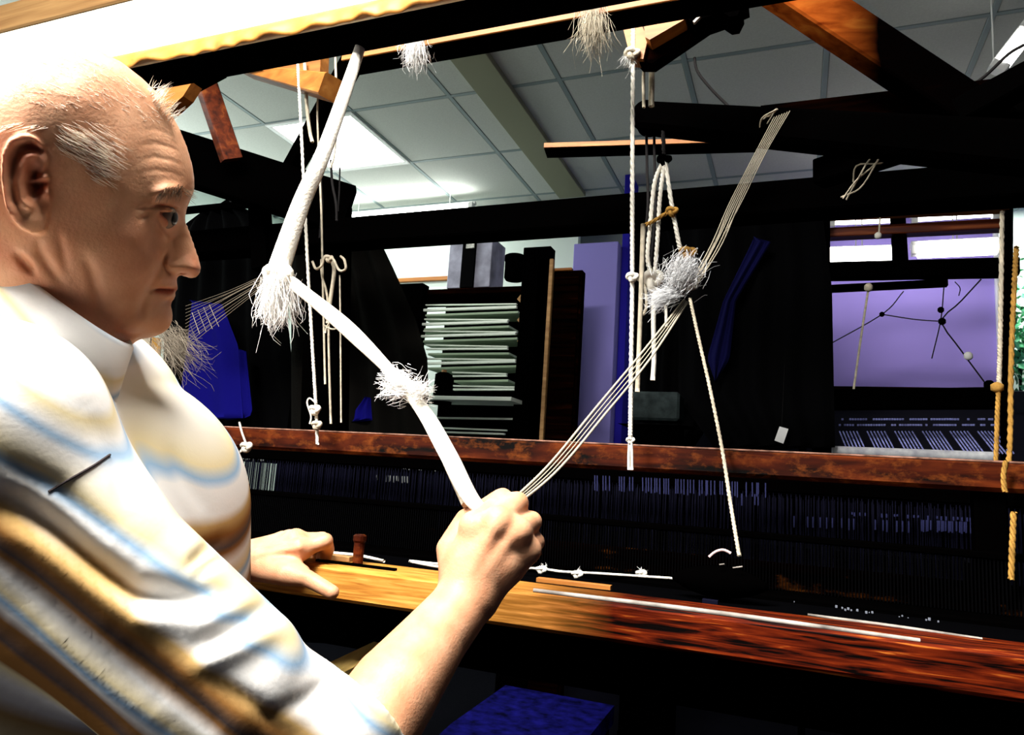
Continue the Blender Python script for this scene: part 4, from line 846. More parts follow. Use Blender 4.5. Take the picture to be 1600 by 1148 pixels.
def poly_sd(X, P):
    """signed distance to polygon, positive inside"""
    d = np.full(len(X), 1e9); ins = np.zeros(len(X), bool)
    for i in range(len(P)):
        a, b = P[i], P[(i+1) % len(P)]; e = b-a; t = np.clip(((X-a)@e)/(e@e), 0, 1); d = np.minimum(d, np.linalg.norm(X-a-t[:, None]*e, axis=1))
        c_ = (a[1] > X[:, 1]) != (b[1] > X[:, 1]); xi = a[0]+(X[:, 1]-a[1])*(b[0]-a[0])/(b[1]-a[1] if abs(b[1]-a[1]) > 1e-12 else 1e-12); ins ^= c_ & (X[:, 0] < xi)
    return np.where(ins, d, -d)
def line_d(X, P):
    d = np.full(len(X), 1e9); tt = np.zeros(len(X)); n = len(P)-1
    for i in range(n):
        a, b = P[i], P[i+1]; e = b-a; t = np.clip(((X-a)@e)/(e@e), 0, 1); q = np.linalg.norm(X-a-t[:, None]*e, axis=1); m = q < d; d[m] = q[m]; tt[m] = (i+t[m])/n
    return d, tt
PXM = 0.56/F_PX
def L2(pts, w): return np.array([huv(a, b, w) for a, b in pts])
def head_h(X):
    h2 = tps_eval(TP, TC, X); sd = poly_sd(X, OD); h2 = np.minimum(h2, 0.16*sd)
    h2 = np.where(sd > 0, np.maximum(h2, 0.02*np.maximum(sd, 0)*np.minimum(1, sd/0.004)+1e-9), h2)
    h = np.sqrt(np.maximum(h2, 0)); fade = np.clip(h/0.012, 0, 1)**2; D = np.zeros(len(X))
    def crease(pts, w, amp, sig, taper=True):
        nonlocal D
        d, t = line_d(X, L2(pts, w)); e = np.sin(np.clip(t, 0.02, 0.98)*math.pi)**0.6 if taper else 1; D += 1.7*amp*np.exp(-(d/(sig*PXM))**2)*e
    def bump(px, py, w, amp, sx, sy=None, rot=0):
        nonlocal D
        c = huv(px, py, w); y = X-c; ca, sa = math.cos(rot), math.sin(rot); a = y[:, 0]*ca+y[:, 1]*sa; b = -y[:, 0]*sa+y[:, 1]*ca; D += amp*np.exp(-(a/(sx*PXM))**2-(b/((sy or sx)*PXM))**2)
    crease([(262, 392), (256, 402), (256, 414), (262, 425), (270, 429)], .025, -.0035, 4)                    # nose wing
    crease([(262, 396), (252, 412), (243, 432), (236, 448), (231, 462)], .035, -.0028, 6)                   # smile fold
    crease([(231, 458), (224, 470), (220, 486), (226, 500)], .036, -.0022, 6); crease([(277, 455), (262, 454), (248, 451), (236, 451)], .02, -.005, 3.2)
    crease([(274, 470), (264, 472), (252, 472)], .018, -.0025, 6); bump(264, 463, .016, .0016, 9, 4); bump(262, 448, .02, .0012, 12, 4); bump(258, 497, .018, .003, 14)
    bump(284, 428, .012, -.007, 6, 2.6, 0.1)                                                                    # nostril
    bump(272, 417, .018, .0045, 9, 8); bump(302, 418, .011, .0022, 9, 9)
    crease([(234, 325), (245, 322), (262, 323), (278, 328), (287, 335)], .042, -.0028, 3)                     # lid crease
    crease([(243, 328), (256, 327), (270, 330), (281, 336)], .04, .0022, 4)                                   # upper lid
    crease([(252, 338), (258, 347), (268, 352), (279, 352)], .036, .0010, 4)
    crease([(246, 340), (252, 353), (262, 365), (268, 371)], .036, -.0024, 4); crease([(249, 352), (256, 366), (264, 378)], .036, .0018, 5)
    crease([(234, 333), (226, 338), (216, 346)], .05, -.0012, 3); crease([(236, 326), (224, 324), (212, 328)], .05, -.0010, 3)
    crease([(292, 296), (278, 294), (262, 295), (246, 300), (234, 308)], .04, .003, 8); bump(270, 330, .037, -.002, 16, 8)
    for (yy, a) in ((205, .0003), (228, .0005), (250, .0005), (270, .0004)): crease([(292-(270-yy)*.22, yy+8), (270-(270-yy)*.2, yy), (240, yy-4), (215, yy+2)], .035, -a, 3)
    crease([(292, 312), (286, 303), (283, 294)], .025, -.0015, 4)
    crease([(133, 400), (143, 425), (150, 455), (157, 486)], .064, -.0022, 7); crease([(90, 362), (98, 392), (104, 430)], .07, -.0012, 6)
    crease([(24, 392), (38, 412), (52, 428)], .068, -.003, 5); crease([(60, 372), (64, 396), (78, 420), (100, 450)], .068, -.002, 6); crease([(180, 512), (200, 523), (222, 528)], .04, -.003, 8)
    bump(205, 372, .06, .0035, 30, 22, 0.5); bump(238, 425, .045, .002, 16); bump(215, 505, .04, .003, 20, 14)
    # eye opening
    eo = poly_sd(X, L2([(246, 329), (257, 330), (268, 332), (279, 338), (272, 343), (263, 343), (254, 338)], .038)); D += -.0045*np.clip(eo/(2.0*PXM)+0.3, 0, 1)
    h = np.where(h2 > 0, h+D*fade, h)
    # ear
    we = .088; EO = L2([(82, 243), (74, 228), (60, 213), (44, 205), (26, 206), (10, 216), (1, 236), (-1, 262), (0, 290), (5, 320), (16, 344), (31, 360), (48, 368), (62, 369), (71, 363), (75, 350), (77, 332), (80, 315), (78, 290), (77, 265)], we)
    es = poly_sd(X, EO); tE = np.clip((X[:, 0]-huv(82, 290, we)[0])/(huv(0, 290, we)[0]-huv(82, 290, we)[0]), 0, 1)
    he = .0715+.021*tE**0.9
    d, t = line_d(X, L2([(62, 262), (72, 246), (66, 228), (52, 215), (36, 213), (20, 220), (9, 240), (7, 270), (10, 305), (18, 332)], we)); he += .0055*np.exp(-(d/(7*PXM))**2)
    d, t = line_d(X, L2([(60, 236), (46, 228), (30, 232), (20, 252), (17, 285), (22, 312)], we)); he -= .0042*np.exp(-(d/(5.5*PXM))**2)
    d, t = line_d(X, L2([(56, 240), (40, 246), (32, 262), (29, 290), (32, 312), (44, 322)], we)); he += .005*np.exp(-(d/(6*PXM))**2)
    co = poly_sd(X, L2([(66, 256), (50, 252), (40, 264), (36, 285), (40, 306), (52, 314), (62, 306), (68, 290)], we)); he -= .008*np.clip(co/(10*PXM), 0, 1)
    d, t = line_d(X, L2([(52, 282), (62, 278), (74, 276)], we)); he += .006*np.exp(-(d/(4*PXM))**2)
    c = huv(60, 294, we); he -= .005*np.exp(-(np.linalg.norm(X-c, axis=1)/(7*PXM))**2)
    c = huv(72, 300, we); he += .007*np.exp(-(np.linalg.norm(X-c, axis=1)/(8*PXM))**2)                       # tragus
    c = huv(52, 346, we); he += .004*np.exp(-(np.linalg.norm(X-c, axis=1)/(16*PXM))**2)
    m = np.clip(es/(3.2*PXM), 0, 1); m = m*m*(3-2*m); blend = h*(1-m)+np.maximum(he, h-.012*(1-tE))*m
    h = np.where((es > 0) & (h2 > 0), blend, h)
    return np.where(h2 > 0, np.maximum(h, .0012)**2, h2), h
HH = 0.00115
ulo, uhi = OUV[:, 0].min()-.006, OUV[:, 0].max()+.006; vlo, vhi = OUV[:, 1].min()-.006, OUV[:, 1].max()+.006
us = np.arange(ulo, uhi, HH); vs = np.arange(vlo, vhi, HH); ws_ = np.arange(-.112, .1125, HH*1.3)
GU, GV = np.meshgrid(us, vs, indexing='ij'); H2, HS = head_h(np.stack([GU.ravel(), GV.ravel()], 1)); H2 = H2.reshape(GU.shape); HS = HS.reshape(GU.shape)
Fh = (ws_[None, None, :]**2-H2[:, :, None]).astype(np.float32)
Vh, Qh = snets(Fh, np.array([0, 0, 0.0]), 1.0)
Vh = np.stack([us[0]+Vh[:, 0]*HH, vs[0]+Vh[:, 1]*HH, ws_[0]+Vh[:, 2]*HH*1.3], 1)
# light smoothing along the surface
def relax(V, Q, it, lam=0.5):
    n = len(V); e = np.vstack([Q[:, [0, 1]], Q[:, [1, 2]], Q[:, [2, 3]], Q[:, [3, 0]]]); deg = np.bincount(e[:, 0], minlength=n)+np.bincount(e[:, 1], minlength=n)
    for _ in range(it):
        for l in (lam, -lam*1.04):
            A = np.stack([np.bincount(e[:, 0], V[e[:, 1], k], n)+np.bincount(e[:, 1], V[e[:, 0], k], n) for k in range(3)], 1)/np.maximum(deg, 1)[:, None]; V = V+l*(A-V)
    return V
Vh = relax(Vh, Qh, 3)
def hw(V): return HO+V[:, :1]*HU+V[:, 1:2]*HV+V[:, 2:3]*HN
VhW = hw(Vh)
def surf(px, py, it=3):
    """point on the near side of the head met by a picture ray"""
    w = .05
    for _ in range(it):
        u = huv(px, py, w); i = int(np.clip((u[0]-us[0])/HH, 0, len(us)-1)); j = int(np.clip((u[1]-vs[0])/HH, 0, len(vs)-1)); w = math.sqrt(max(H2[i, j], 0))
    return HO+HU*u[0]+HV*u[1]+HN*w, w

# ---- body in the camera frame: trunk, arms, hands
B = Field((-.62, -.72, .38), (-.02, .16, 1.0), .0045)
B.caps([pc(60, 560, .6), pc(30, 700, .63), pc(85, 860, .63), pc(80, 1150, .65), pc(70, 1420, .68)], [.055, .105, .13, .13, .135], .05, sc=(1, 1, .72))
B.caps([pc(40, 520, .58), pc(60, 430, .57)], [.055, .05], .02)
B.caps([pc(-15, 660, .475), pc(40, 640, .62), pc(110, 655, .79)], [.055, .07, .055], .03)
B.caps([pc(-30, 680, .475), pc(150, 905, .494), pc(340, 1085, .524), pc(530, 1195, .56)], [.05, .046, .045, .041], .02)
B.caps([pc(110, 660, .79), pc(235, 880, .89)], [.05, .042], .02)
A1 = Field(pc(480, 1260, .52)-.10, pc(880, 730, .78)+np.array([.05, .05, .06]), .0019)
E_, Wr = pc(540, 1192, .565), pc(727, 938, .685)
A1.caps([pc(440, 1150, .543), E_, pc(615, 1080, .61), pc(680, 995, .655), Wr], [.044, .041, .0385, .031, .0275], .02)
def fist(F):
    mcp = [pc(742, 822, .702), pc(778, 815, .694), pc(808, 830, .697), pc(824, 858, .706)]; base = [pc(715, 915, .69), pc(733, 915, .684), pc(750, 918, .686), pc(766, 924, .694)]
    for b, m_, r in zip(base, mcp, (.0145, .0145, .0135, .0125)): F.caps([Wr*0.4+b*0.6, m_], [.018, r], .012)
    F.caps([pc(725, 880, .697), pc(790, 880, .695)], [.018, .016], .014)
    pip = [pc(784, 782, .742), pc(808, 786, .737), pc(830, 815, .738), pc(836, 846, .740)]; mid = [pc(760, 806, .772), pc(790, 812, .772), pc(815, 838, .768), pc(822, 866, .762)]; tip = [pc(738, 822, .752), pc(764, 832, .752), pc(792, 856, .748), pc(802, 880, .742)]
    for a, b, c, d, r in zip(mcp, pip, mid, tip, (.0108, .0112, .0104, .0092)): F.caps([a, b], [r*1.12, r], .006); F.caps([b, c, d], [r, r*.92, r*.82], .0035)
    F.caps([pc(716, 900, .70), pc(704, 858, .722), pc(728, 812, .748), pc(786, 776, .752)], [.0185, .0145, .0115, .0085], .008)
    for a, b in (((733, 905, .676), (772, 826, .680)), ((748, 905, .676), (800, 838, .683)), ((758, 912, .68), (816, 862, .693))): F.caps([pc(*a), pc(*b)], [.004, .0045], .007)    # tendons
    for m_, r in zip(mcp, (.0125, .0128, .012, .011)): F.caps([m_-np.array([0, 0, .004])], [r], .008)
fist(A1)
A2 = Field(pc(200, 960, 1.0)-np.array([.05, .04, .22]), pc(560, 800, 1.0)+np.array([.02, .04, .12]), .0019)
W2 = pc(362, 873, 1.03)
A2.caps([pc(232, 882, .9), pc(290, 880, .96), W2, pc(395, 872, 1.035)], [.040, .036, .0262, .0250], .02)
zb = 1.04
kn2 = [pc(472, 858, 1.015), pc(462, 845, 1.03), pc(452, 842, 1.05), pc(441, 843, 1.07)]
for m_, b, r in zip(kn2, [pc(398, 880, 1.025), pc(398, 872, 1.035), pc(397, 866, 1.047), pc(396, 864, 1.06)], (.0138, .014, .0135, .0125)): A2.caps([b, m_], [.0185, r], .012)
pp2 = [pc(508, 845, 1.025), pc(503, 843, 1.045), pc(492, 843, 1.065), pc(476, 845, 1.085)]; mm2 = [pc(512, 858, 1.052), pc(508, 860, 1.068), pc(497, 862, 1.088), pc(482, 862, 1.105)]; tt2 = [pc(507, 874, 1.06), pc(503, 876, 1.077), pc(492, 878, 1.096), pc(478, 876, 1.112)]
for a, b, c, d, r in zip(kn2, pp2, mm2, tt2, (.0105, .0108, .0102, .009)): A2.caps([a, b], [r*1.15, r], .006); A2.caps([b, c, d], [r, r*.92, r*.84], .0035)
A2.caps([pc(405, 884, 1.02), pc(448, 896, .985), pc(480, 903, .972), pc(519, 925, .960)], [.0215, .0165, .0112, .0094], .012)
A2.caps([pc(440, 880, 1.01), pc(474, 893, .99)], [.016, .008], .012)
for a, b in (((405, 860, 1.01), (466, 847, 1.003)), ((402, 868, 1.005), (468, 855, 0.999))): A2.caps([pc(*a), pc(*b)], [.0035, .004], .007)
A2.caps([kn2[0]+np.array([0, .002, -.003])], [.0135], .008); A2.caps([kn2[1]+np.array([0, .004, -.002])], [.0135], .008)
for fl_ in (B, A1, A2): fl_.M = fl_.mesh()
parts = [(VhW, Qh)]+[(relax(*fl_.M, 3), fl_.M[1]) for fl_ in (B, A1, A2)]

base_pt = np.array([*dp(80, 1300, .64)[:2], 0.42])
man = thing('person', base_pt, 'bald grey-haired man in a striped shirt, seated in profile, pulling the white cord', 'person')
M['skin'], t_, b_, N_, L_ = nt('skin')
b_.inputs['Roughness'].default_value = 0.5; b_.inputs['Specular IOR Level'].default_value = 0.3; b_.inputs['Subsurface Weight'].default_value = 0.15; b_.inputs['Subsurface Radius'].default_value = (0.012, 0.005, 0.003); b_.inputs['Subsurface Scale'].default_value = 0.35
at_ = N_.new('ShaderNodeAttribute'); at_.attribute_name = 'flush'; tc_ = N_.new('ShaderNodeTexCoord')
n1 = N_.new('ShaderNodeTexNoise'); n1.inputs['Scale'].default_value = 45; n1.inputs['Detail'].default_value = 6; L_.new(tc_.outputs['Object'], n1.inputs['Vector'])
r1 = N_.new('ShaderNodeValToRGB'); r1.color_ramp.elements[0].position = .3; r1.color_ramp.elements[0].color = (.54, .245, .125, 1); r1.color_ramp.elements[1].position = .7; r1.color_ramp.elements[1].color = (.66, .35, .20, 1); L_.new(n1.outputs['Fac'], r1.inputs['Fac'])
mx_ = N_.new('ShaderNodeMixRGB'); mx_.inputs[2].default_value = (.45, .09, .05, 1); L_.new(at_.outputs['Fac'], mx_.inputs['Fac']); L_.new(r1.outputs['Color'], mx_.inputs[1]); L_.new(mx_.outputs['Color'], b_.inputs['Base Color'])
n2 = N_.new('ShaderNodeTexNoise'); n2.inputs['Scale'].default_value = 420; n2.inputs['Detail'].default_value = 3; L_.new(tc_.outputs['Object'], n2.inputs['Vector'])
n3 = N_.new('ShaderNodeTexNoise'); n3.inputs['Scale'].default_value = 90; n3.inputs['Detail'].default_value = 4; L_.new(tc_.outputs['Object'], n3.inputs['Vector'])
ad_ = N_.new('ShaderNodeMath'); L_.new(n2.outputs['Fac'], ad_.inputs[0]); L_.new(n3.outputs['Fac'], ad_.inputs[1]); bp_ = N_.new('ShaderNodeBump'); bp_.inputs['Strength'].default_value = .3; bp_.inputs['Distance'].default_value = .0012; L_.new(ad_.outputs[0], bp_.inputs['Height']); L_.new(bp_.outputs['Normal'], b_.inputs['Normal'])
tmp = []
for V, Q in parts:
    me = bpy.data.meshes.new('tmp'); me.from_pydata((V-base_pt).tolist(), [], Q.tolist()); me.update(); tmp.append(me)
def union(meshes):
    obs = []
    for m_ in meshes: o = bpy.data.objects.new('tmp', m_); COL.objects.link(o); obs.append(o)
    for o in obs[1:]:
        md = obs[0].modifiers.new('u', 'BOOLEAN'); md.operation = 'UNION'; md.object = o
        try: md.solver = 'MANIFOLD'
        except Exception: md.solver = 'EXACT'
    dg = bpy.context.evaluated_depsgraph_get(); me = bpy.data.meshes.new_from_object(obs[0].evaluated_get(dg))
    for o in obs: bpy.data.objects.remove(o)
    return me
bm_ = union(tmp); want = sum(len(m_.vertices) for m_ in tmp)
if len(bm_.vertices) < want*0.6:
    bm_ = bpy.data.meshes.new('body'); n0 = 0; VV = []; FF = []
    for V, Q in parts: VV.append(V-base_pt); FF += (Q+n0).tolist(); n0 += len(V)
    bm_.from_pydata(np.vstack(VV).tolist(), [], FF)
bm_.name = 'body'; bm_.materials.clear(); bm_.materials.append(M['skin']); bm_.polygons.foreach_set('use_smooth', [True]*len(bm_.polygons))
body = bpy.data.objects.new('body', bm_); COL.objects.link(body); body.parent = man; WL['body'] = base_pt
co = np.empty(len(bm_.vertices)*3); bm_.vertices.foreach_get('co', co); co = co.reshape(-1, 3)+base_pt; rel = co-HO; XU = np.stack([rel@HU, rel@HV], 1); near = np.linalg.norm(rel, axis=1) < .3
fl_ = np.zeros(len(co))
def flush(pts, w, amp, sig):
    d, t = line_d(XU, L2(pts, w)); fl_[:] = np.maximum(fl_, amp*np.exp(-(d/(sig*PXM))**2)*near)
flush([(277, 455), (262, 455), (246, 452)], .018, .8, 5); flush([(300, 405), (308, 420), (292, 426)], .012, .35, 12); flush([(20, 250), (50, 235), (45, 270), (55, 295)], .088, .5, 20); flush([(5, 300), (20, 345)], .09, .3, 12)
flush([(252, 336), (262, 348), (272, 352)], .038, .45, 6); flush([(190, 420), (215, 400), (200, 380)], .058, .22, 35); flush([(120, 330), (90, 430), (150, 480)], .065, .15, 30)
flush([(0, 385), (60, 440), (140, 500), (200, 530)], .06, .35, 16)
at = bm_.attributes.new('flush', 'FLOAT', 'POINT'); at.data.foreach_set('value', fl_.astype(np.float32))

# eyes
M['eyew'] = plain('eye_white', (.25, .19, .16), .2, .5); M['iris'] = plain('dark_iris', (.012, .008, .006), .3, .25)
for s in (1, -1):
    c = huv(256.5, 338, .040); C0 = HO+HU*c[0]+HV*c[1]+HN*s*.0278
    V, F = g_lathe((0, 0, 0), [(.0106*math.sin(a), -.0106*math.cos(a)) for a in np.linspace(.05, math.pi-.05, 14)], 20); ax = HU*.86+HN*s*.5-HV*.25; ax /= np.linalg.norm(ax); e1 = np.cross(ax, HV); e1 /= np.linalg.norm(e1); e2 = np.cross(ax, e1)
    ey = mk('eye', C0+V[:, :1]*e1+V[:, 1:2]*e2+V[:, 2:]*ax, F, M['eyew'], man, smooth=True)
    V, F = g_lathe((0, 0, 0), [(.0109*math.sin(a), .0109*math.cos(a)) for a in np.linspace(.52, .02, 6)], 18); mk('iris', C0+V[:, :1]*e1+V[:, 1:2]*e2+V[:, 2:]*ax, F, M['iris'], ey, smooth=True)
# hair, brows, lashes
def strands(poly, n, dirf, L, th, lift=.35, jit=.35, sides=(1, -1), edge=4.0):
    P = np.array(poly, float); mb = MB(); lo, hi = P.min(0), P.max(0); k = 0
    while k < n:
        q = RNG.uniform(lo, hi)
        if RNG.random() > poly_sd(q[None], P)[0]/edge: continue
        k += 1; root, w = surf(*q)
        if w <= 0: continue
        d2 = dirf(q[0], q[1]); v = HU*d2[0]+HV*d2[1]+HN*lift+RNG.normal(size=3)*jit*.5; v /= np.linalg.norm(v); l = L*RNG.uniform(.5, 1.2); bend = (HU*d2[0]+HV*d2[1])*l*.35-HN*l*.18
        pts = [root-v*.0015, root+v*l*.5+bend*.2, root+v*l+bend]
        for s in sides:
            pp = pts if s == 1 else [p-2*((p-HO)@HN)*HN for p in pts]
            if s == -1 and RNG.random() < .6: continue
            mb.add(*g_tube(pp, [th, th*.9, th*.3], 5, 3))
    return mb
M['hair'] = plain('grey_white_hair', (.9, .74, .6), .8, .1, var=.2, vscale=90); M['brow'] = plain('grey_brown_brow', (.3, .2, .13), .6, .2, var=.4, vscale=90)
hb = strands([(74, 212), (92, 188), (130, 184), (165, 196), (186, 228), (178, 262), (160, 288), (148, 296), (132, 272), (118, 256), (102, 246), (88, 236)], 340, lambda x, y: (.75, -.5), .009, .00015, .14, edge=22)
hb2 = strands([(-90, 200), (-40, 120), (0, 190), (70, 190), (88, 205), (60, 205), (30, 200), (4, 214), (-6, 260), (-12, 330), (-60, 380), (-95, 300)], 700, lambda x, y: (-.8, -.4), .012, .0002, .2, edge=10)
hb3 = strands([(10, 80), (60, 72), (120, 80), (180, 104), (215, 130), (245, 165), (262, 200), (225, 190), (180, 170), (100, 175), (20, 170)], 260, lambda x, y: (-.6, .3), .009, .00012, .3, .5)
hb4 = strands([(222, 126), (246, 149), (268, 182), (278, 202), (262, 190), (240, 160)], 90, lambda x, y: (.6, .5), .012, .0002, .2, .6)
for h_ in (hb2, hb3, hb4): hb.add(np.vstack(h_.V), h_.F)
hb.build('hair', M['hair'], man, smooth=True, kind='stuff')
bb = strands([(240, 306), (256, 294), (278, 288), (300, 296), (298, 312), (284, 304), (262, 304), (246, 312)], 130, lambda x, y: (.75, -.45) if x > 285 else (-.3, -.6), .006, .00018, .25)
bb.build('eyebrow', M['brow'], man, smooth=True, kind='stuff')

# ---- shirt
S = Field((-.66, -.80, .34), (-.02, .06, 1.02), .0036)
S.caps([pc(30, 690, .63), pc(92, 825, .63), pc(92, 1100, .65), pc(70, 1500, .68)], [.128, .151, .155, .155], .05, sc=(1, 1, .72))
S.caps([pc(70, 590, .60), pc(30, 680, .62)], [.052, .07], .03)
S.caps([pc(-20, 662, .468), pc(40, 640, .62), pc(115, 650, .80)], [.068, .078, .068], .03)
fdir = (Wr-E_)/np.linalg.norm(Wr-E_)
SL = Field(S.lo, (-.02, .06, 1.02), S.h)
SL.caps([pc(-35, 680, .468), pc(150, 905, .49), pc(340, 1076, .52), pc(472, 1200, .555)], [.07, .064, .065, .052], .02)
SL.caps([pc(480, 1172, .55), E_+fdir*.10], [.052, .0485], .03)
X_, Y_, Z_ = np.meshgrid(*SL.ax, indexing='ij', sparse=True); cp = pc(537, 1094, .59)
pl = ((X_-cp[0])*fdir[0]+(Y_-cp[1])*fdir[1]+(Z_-cp[2])*fdir[2]).astype(np.float32); SL.F = np.maximum(SL.F, pl)
S.F = smin(S.F, SL.F, .022); del SL
S.caps([pc(115, 650, .80), pc(200, 800, .86), pc(262, 872, .91)], [.062, .06, .056], .02)
S.caps([pc(250, 868, .9), pc(322, 868, .975)], [.050, .046], .02)
Vs, Qs = S.mesh(); Vs = relax(Vs, Qs, 4)
# creases pressed into the cloth on the lens side of body and sleeve
def vnorm(V, Q):
    n = np.cross(V[Q[:, 2]]-V[Q[:, 0]], V[Q[:, 3]]-V[Q[:, 1]]); N = np.stack([sum(np.bincount(Q[:, c], n[:, k], len(V)) for c in range(4)) for k in range(3)], 1); return N/(np.linalg.norm(N, axis=1)[:, None]+1e-12)
Ns = vnorm(Vs, Qs); rl = Vs-CAM; dz = rl@FW; PX = np.stack([800+F_PX*(rl@RT)/dz, 574-F_PX*(rl@UP)/dz], 1)
face = np.clip(-np.sum(Ns*rl, 1)/np.linalg.norm(rl, axis=1), 0, 1)*(dz < .68); dsp = np.zeros(len(Vs))
for pts, amp, sg in (([(-20, 772), (40, 796), (90, 830), (150, 880), (215, 925), (300, 935), (350, 925)], -.017, 23), ([(-20, 815), (60, 850), (130, 905), (210, 965), (330, 968)], .008, 26), ([(310, 1008), (372, 975), (440, 930)], -.008, 14), ([(300, 1045), (380, 1010), (460, 970)], .006, 18),
                     ([(0, 720), (90, 760), (190, 850)], -.005, 16), ([(262, 690), (285, 740), (325, 800)], -.005, 14), ([(20, 880), (120, 980), (240, 1090)], -.006, 16), ([(0, 970), (120, 1085), (200, 1160)], -.008, 18), ([(60, 960), (170, 1070), (260, 1148)], .006, 20), ([(180, 990), (270, 1075), (350, 1150)], -.006, 14), ([(330, 1060), (400, 1100), (450, 1150)], -.005, 14),
                     ([(140, 640), (190, 720), (200, 800)], -.004, 20), ([(350, 840), (322, 858), (296, 884)], -.008, 10), ([(352, 868), (330, 880), (310, 900)], -.006, 8), ([(420, 1120), (480, 1090), (530, 1050)], -.005, 12)):
    d, t = line_d(PX, np.array(pts, float)); dsp += amp*np.exp(-(d/sg)**2)*np.sin(np.clip(t, .03, .97)*math.pi)**.5
Vs = Vs+Ns*(.75*dsp*np.sqrt(face))[:, None]; Vs = relax(Vs, Qs, 2); rl = Vs-CAM; dz = rl@FW; PX = np.stack([800+F_PX*(rl@RT)/dz, 574-F_PX*(rl@UP)/dz], 1)
M['shirt'], t_, b_, N_, L_ = nt('striped_cotton')
b_.inputs['Roughness'].default_value = .85; b_.inputs['Specular IOR Level'].default_value = .1
tc_ = N_.new('ShaderNodeTexCoord'); dt = N_.new('ShaderNodeVectorMath'); dt.operation = 'DOT_PRODUCT'; qv = -(RT*.74+UP*.67); dt.inputs[1].default_value = qv; L_.new(tc_.outputs['Object'], dt.inputs[0])
ns = N_.new('ShaderNodeTexNoise'); ns.inputs['Scale'].default_value = 3.5; L_.new(tc_.outputs['Object'], ns.inputs['Vector'])
q0 = (base_pt-CAM)@qv
def qm(px, py, d=.474): return ((dp(px, py, d)-CAM)@qv)-q0
qa, qb = qm(330, 640), qm(0, 1148)
ma = N_.new('ShaderNodeMath'); ma.operation = 'MULTIPLY_ADD'; ma.inputs[1].default_value = .012; L_.new(ns.outputs['Fac'], ma.inputs[0]); L_.new(dt.outputs['Value'], ma.inputs[2])
mr = N_.new('ShaderNodeMapRange'); mr.inputs['From Min'].default_value = qa+.006; mr.inputs['From Max'].default_value = qb+.006; L_.new(ma.outputs[0], mr.inputs['Value'])
cr = N_.new('ShaderNodeValToRGB'); cr.color_ramp.interpolation = 'LINEAR'; L_.new(mr.outputs['Result'], cr.inputs['Fac'])
Wt, Cm, Bl, Br, Dk, Tn = (.8, .78, .74), (.74, .62, .36), (.28, .44, .62), (.27, .12, .03), (.09, .065, .06), (.5, .32, .12)
stp = [(0, Wt), (.12, Wt), (.135, Bl), (.15, Wt), (.22, Wt), (.235, Cm), (.26, Wt), (.275, Bl), (.29, Wt), (.34, Cm), (.36, Bl), (.375, Wt), (.42, Wt), (.44, Tn), (.47, Br), (.50, Dk), (.515, Br), (.545, Wt), (.58, Cm), (.60, Bl), (.62, Wt), (.65, Br), (.70, Dk), (.72, Br), (.77, Br), (.79, Cm), (.83, Wt), (.87, Wt), (.90, Tn), (.94, Cm), (1, Br)]
for i, (p, c_) in enumerate(stp):
    e = cr.color_ramp.elements[i] if i < 2 else cr.color_ramp.elements.new(p); e.position = p; e.color = (*c_, 1)
L_.new(cr.outputs['Color'], b_.inputs['Base Color'])
n2 = N_.new('ShaderNodeTexNoise'); n2.inputs['Scale'].default_value = 260; L_.new(tc_.outputs['Object'], n2.inputs['Vector']); bp_ = N_.new('ShaderNodeBump'); bp_.inputs['Strength'].default_value = .15; bp_.inputs['Distance'].default_value = .001; L_.new(n2.outputs['Fac'], bp_.inputs['Height']); L_.new(bp_.outputs['Normal'], b_.inputs['Normal'])
shirt = mk('shirt', Vs, Qs, M['shirt'], man, smooth=True)
# collar: standing fold round the neck, point at the throat
c0, c1 = dp(204, 536, .56), dp(-95, 306, .56); cc = (c0+c1)/2; ca = (c0-c1)/2; V = []; n = 72
dn = np.cross(ca, HN); dn /= np.linalg.norm(dn); dn = dn if dn@UP < 0 else -dn
for k in range(n):
    a = 2*math.pi*k/n; rim = cc+ca*math.cos(a)+HN*.071*math.sin(a); out = ca/np.linalg.norm(ca)*math.cos(a)+HN*math.sin(a); fr = max(0, math.cos(a))**6
    wd = .036+.020*math.exp(-((abs(math.sin(a))-.30)/.16)**2)*(math.cos(a) > 0); tipo = ca/np.linalg.norm(ca)*.012*math.exp(-((abs(math.sin(a))-.30)/.2)**2)*(math.cos(a) > 0)
    for (r, d) in ((-.004, .022), (-.003, .002), (0, -.001), (.004, .001), (.010, wd*.5), (.017, wd), (.014, wd+.0005), (.006, wd*.5)): V.append(rim+out*r+dn*d+tipo*(d/wd if d > .004 else 0))
F = [[k*8+i, k*8+(i+1) % 8, ((k+1) % n)*8+(i+1) % 8, ((k+1) % n)*8+i] for k in range(n) for i in range(8)]
mk('collar', V, F, M['shirt'], man, smooth=True)
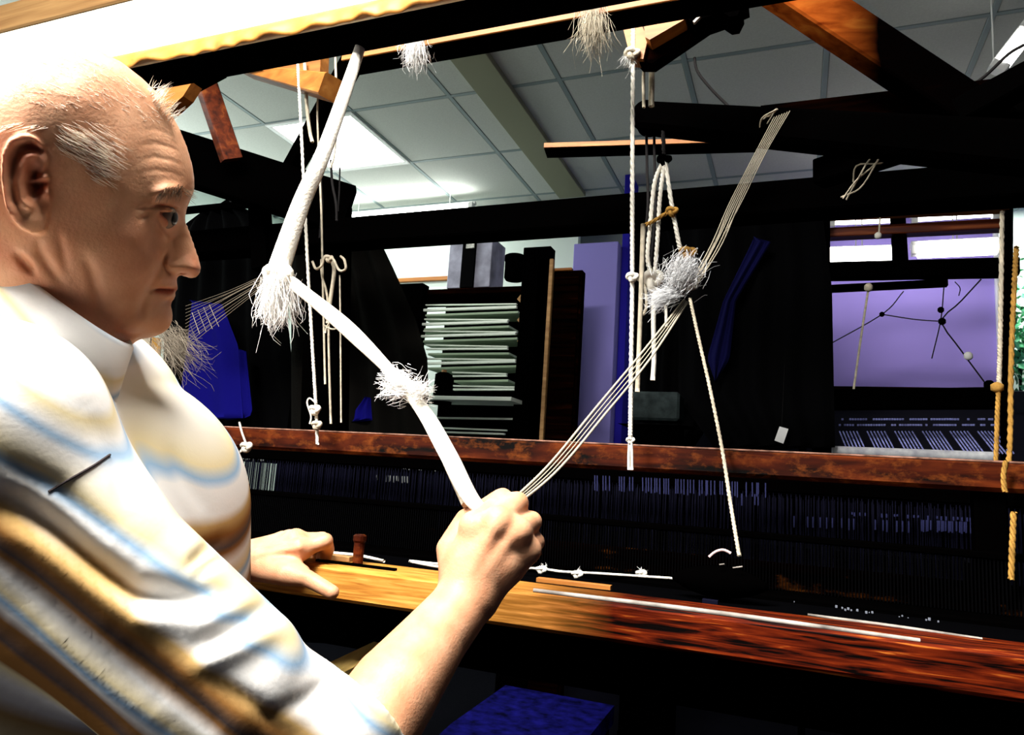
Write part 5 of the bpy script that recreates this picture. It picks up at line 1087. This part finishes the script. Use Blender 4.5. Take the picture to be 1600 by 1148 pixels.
# chest seams, bracelet
M['seam'] = plain('dark_seam_thread', (.05, .04, .04), .9, .05)
from mathutils.bvhtree import BVHTree
bvh = BVHTree.FromPolygons(Vs.tolist(), Qs.tolist())
def on_shirt(pts, lift=.0012):
    out = []
    for a, b in spline([(x, y, 0) for x, y in pts], 40)[:, :2]:
        r_ = ray(a, b); hit = bvh.ray_cast(mathutils.Vector(CAM), mathutils.Vector(r_/np.linalg.norm(r_)))
        if hit[0] is not None: out.append(np.array(hit[0])-r_/np.linalg.norm(r_)*lift*.4)
    return out
tube('pocket_seam', on_shirt([(76, 768), (110, 748), (145, 728), (172, 710)]), .0008, M['seam'], man, n=60, m=5)

br = pc(348, 876, 1.01); axb = (W2-pc(290, 880, .96)); axb = axb/np.linalg.norm(axb); e1 = np.cross(axb, [0, 0, 1.0]); e1 /= np.linalg.norm(e1); e2 = np.cross(axb, e1); cW = pc(346, 874, 1.016); mb = MB()
M['steel'] = plain('steel_bracelet', (.7, .7, .68), .25, .5, metal=1.0)
for k in range(22):
    a = 2*math.pi*k/22; r_ = .0305; c_ = cW+(e1*math.cos(a)+e2*math.sin(a))*r_; tn = -e1*math.sin(a)+e2*math.cos(a); Vb, Fb = g_bar(c_-tn*.0035, c_+tn*.0035, .010, .003, up=e1*math.cos(a)+e2*math.sin(a)); mb.add(c2w(Vb), Fb)
mb.build('bracelet', M['steel'], man, kind='stuff')
# trousers and bench (below the picture edge, still there)
M['trouser'] = plain('dark_trouser_cloth', (.02, .02, .03), .9, .05)
hp = base_pt.copy(); fwd = RT-UP*(RT[2]/UP[2])*0; fwd = np.array([RT[0], RT[1], 0]); fwd /= np.linalg.norm(fwd); sdw = np.cross([0, 0, 1], fwd)
mb = MB()
for s in (-1, 1): mb.add(*g_tube([hp+sdw*s*.10+(0, 0, .13), hp+fwd*.22+sdw*s*.11+(0, 0, .12), hp+fwd*.42+sdw*s*.12+(0, 0, .10), hp+fwd*.46+sdw*s*.12+(0, 0, -.05), hp+fwd*.44+sdw*s*.12+np.array([0, 0, .04-hp[2]])], [.10, .088, .072, .066, .055], 40, 16))
mb.build('trousers', M['trouser'], man, smooth=True, kind='stuff')
bn = thing('bench', hp*np.array([1, 1, 0]), 'plain dark bench the weaver sits on', 'bench')
V, F = g_bar(hp-fwd*.3+(0, 0, .0), hp+fwd*.12+(0, 0, .0), .5, .04); mk('seat', V, F, M['darkwood'], bn)
for a in (-.27, .09):
    for s in (-.2, .2): q = hp+fwd*a+sdw*s; bar('leg', (q[0], q[1], 0), (q[0], q[1], hp[2]-.02), .05, .05, M['darkwood'], bn, up=(0, 1, 0))
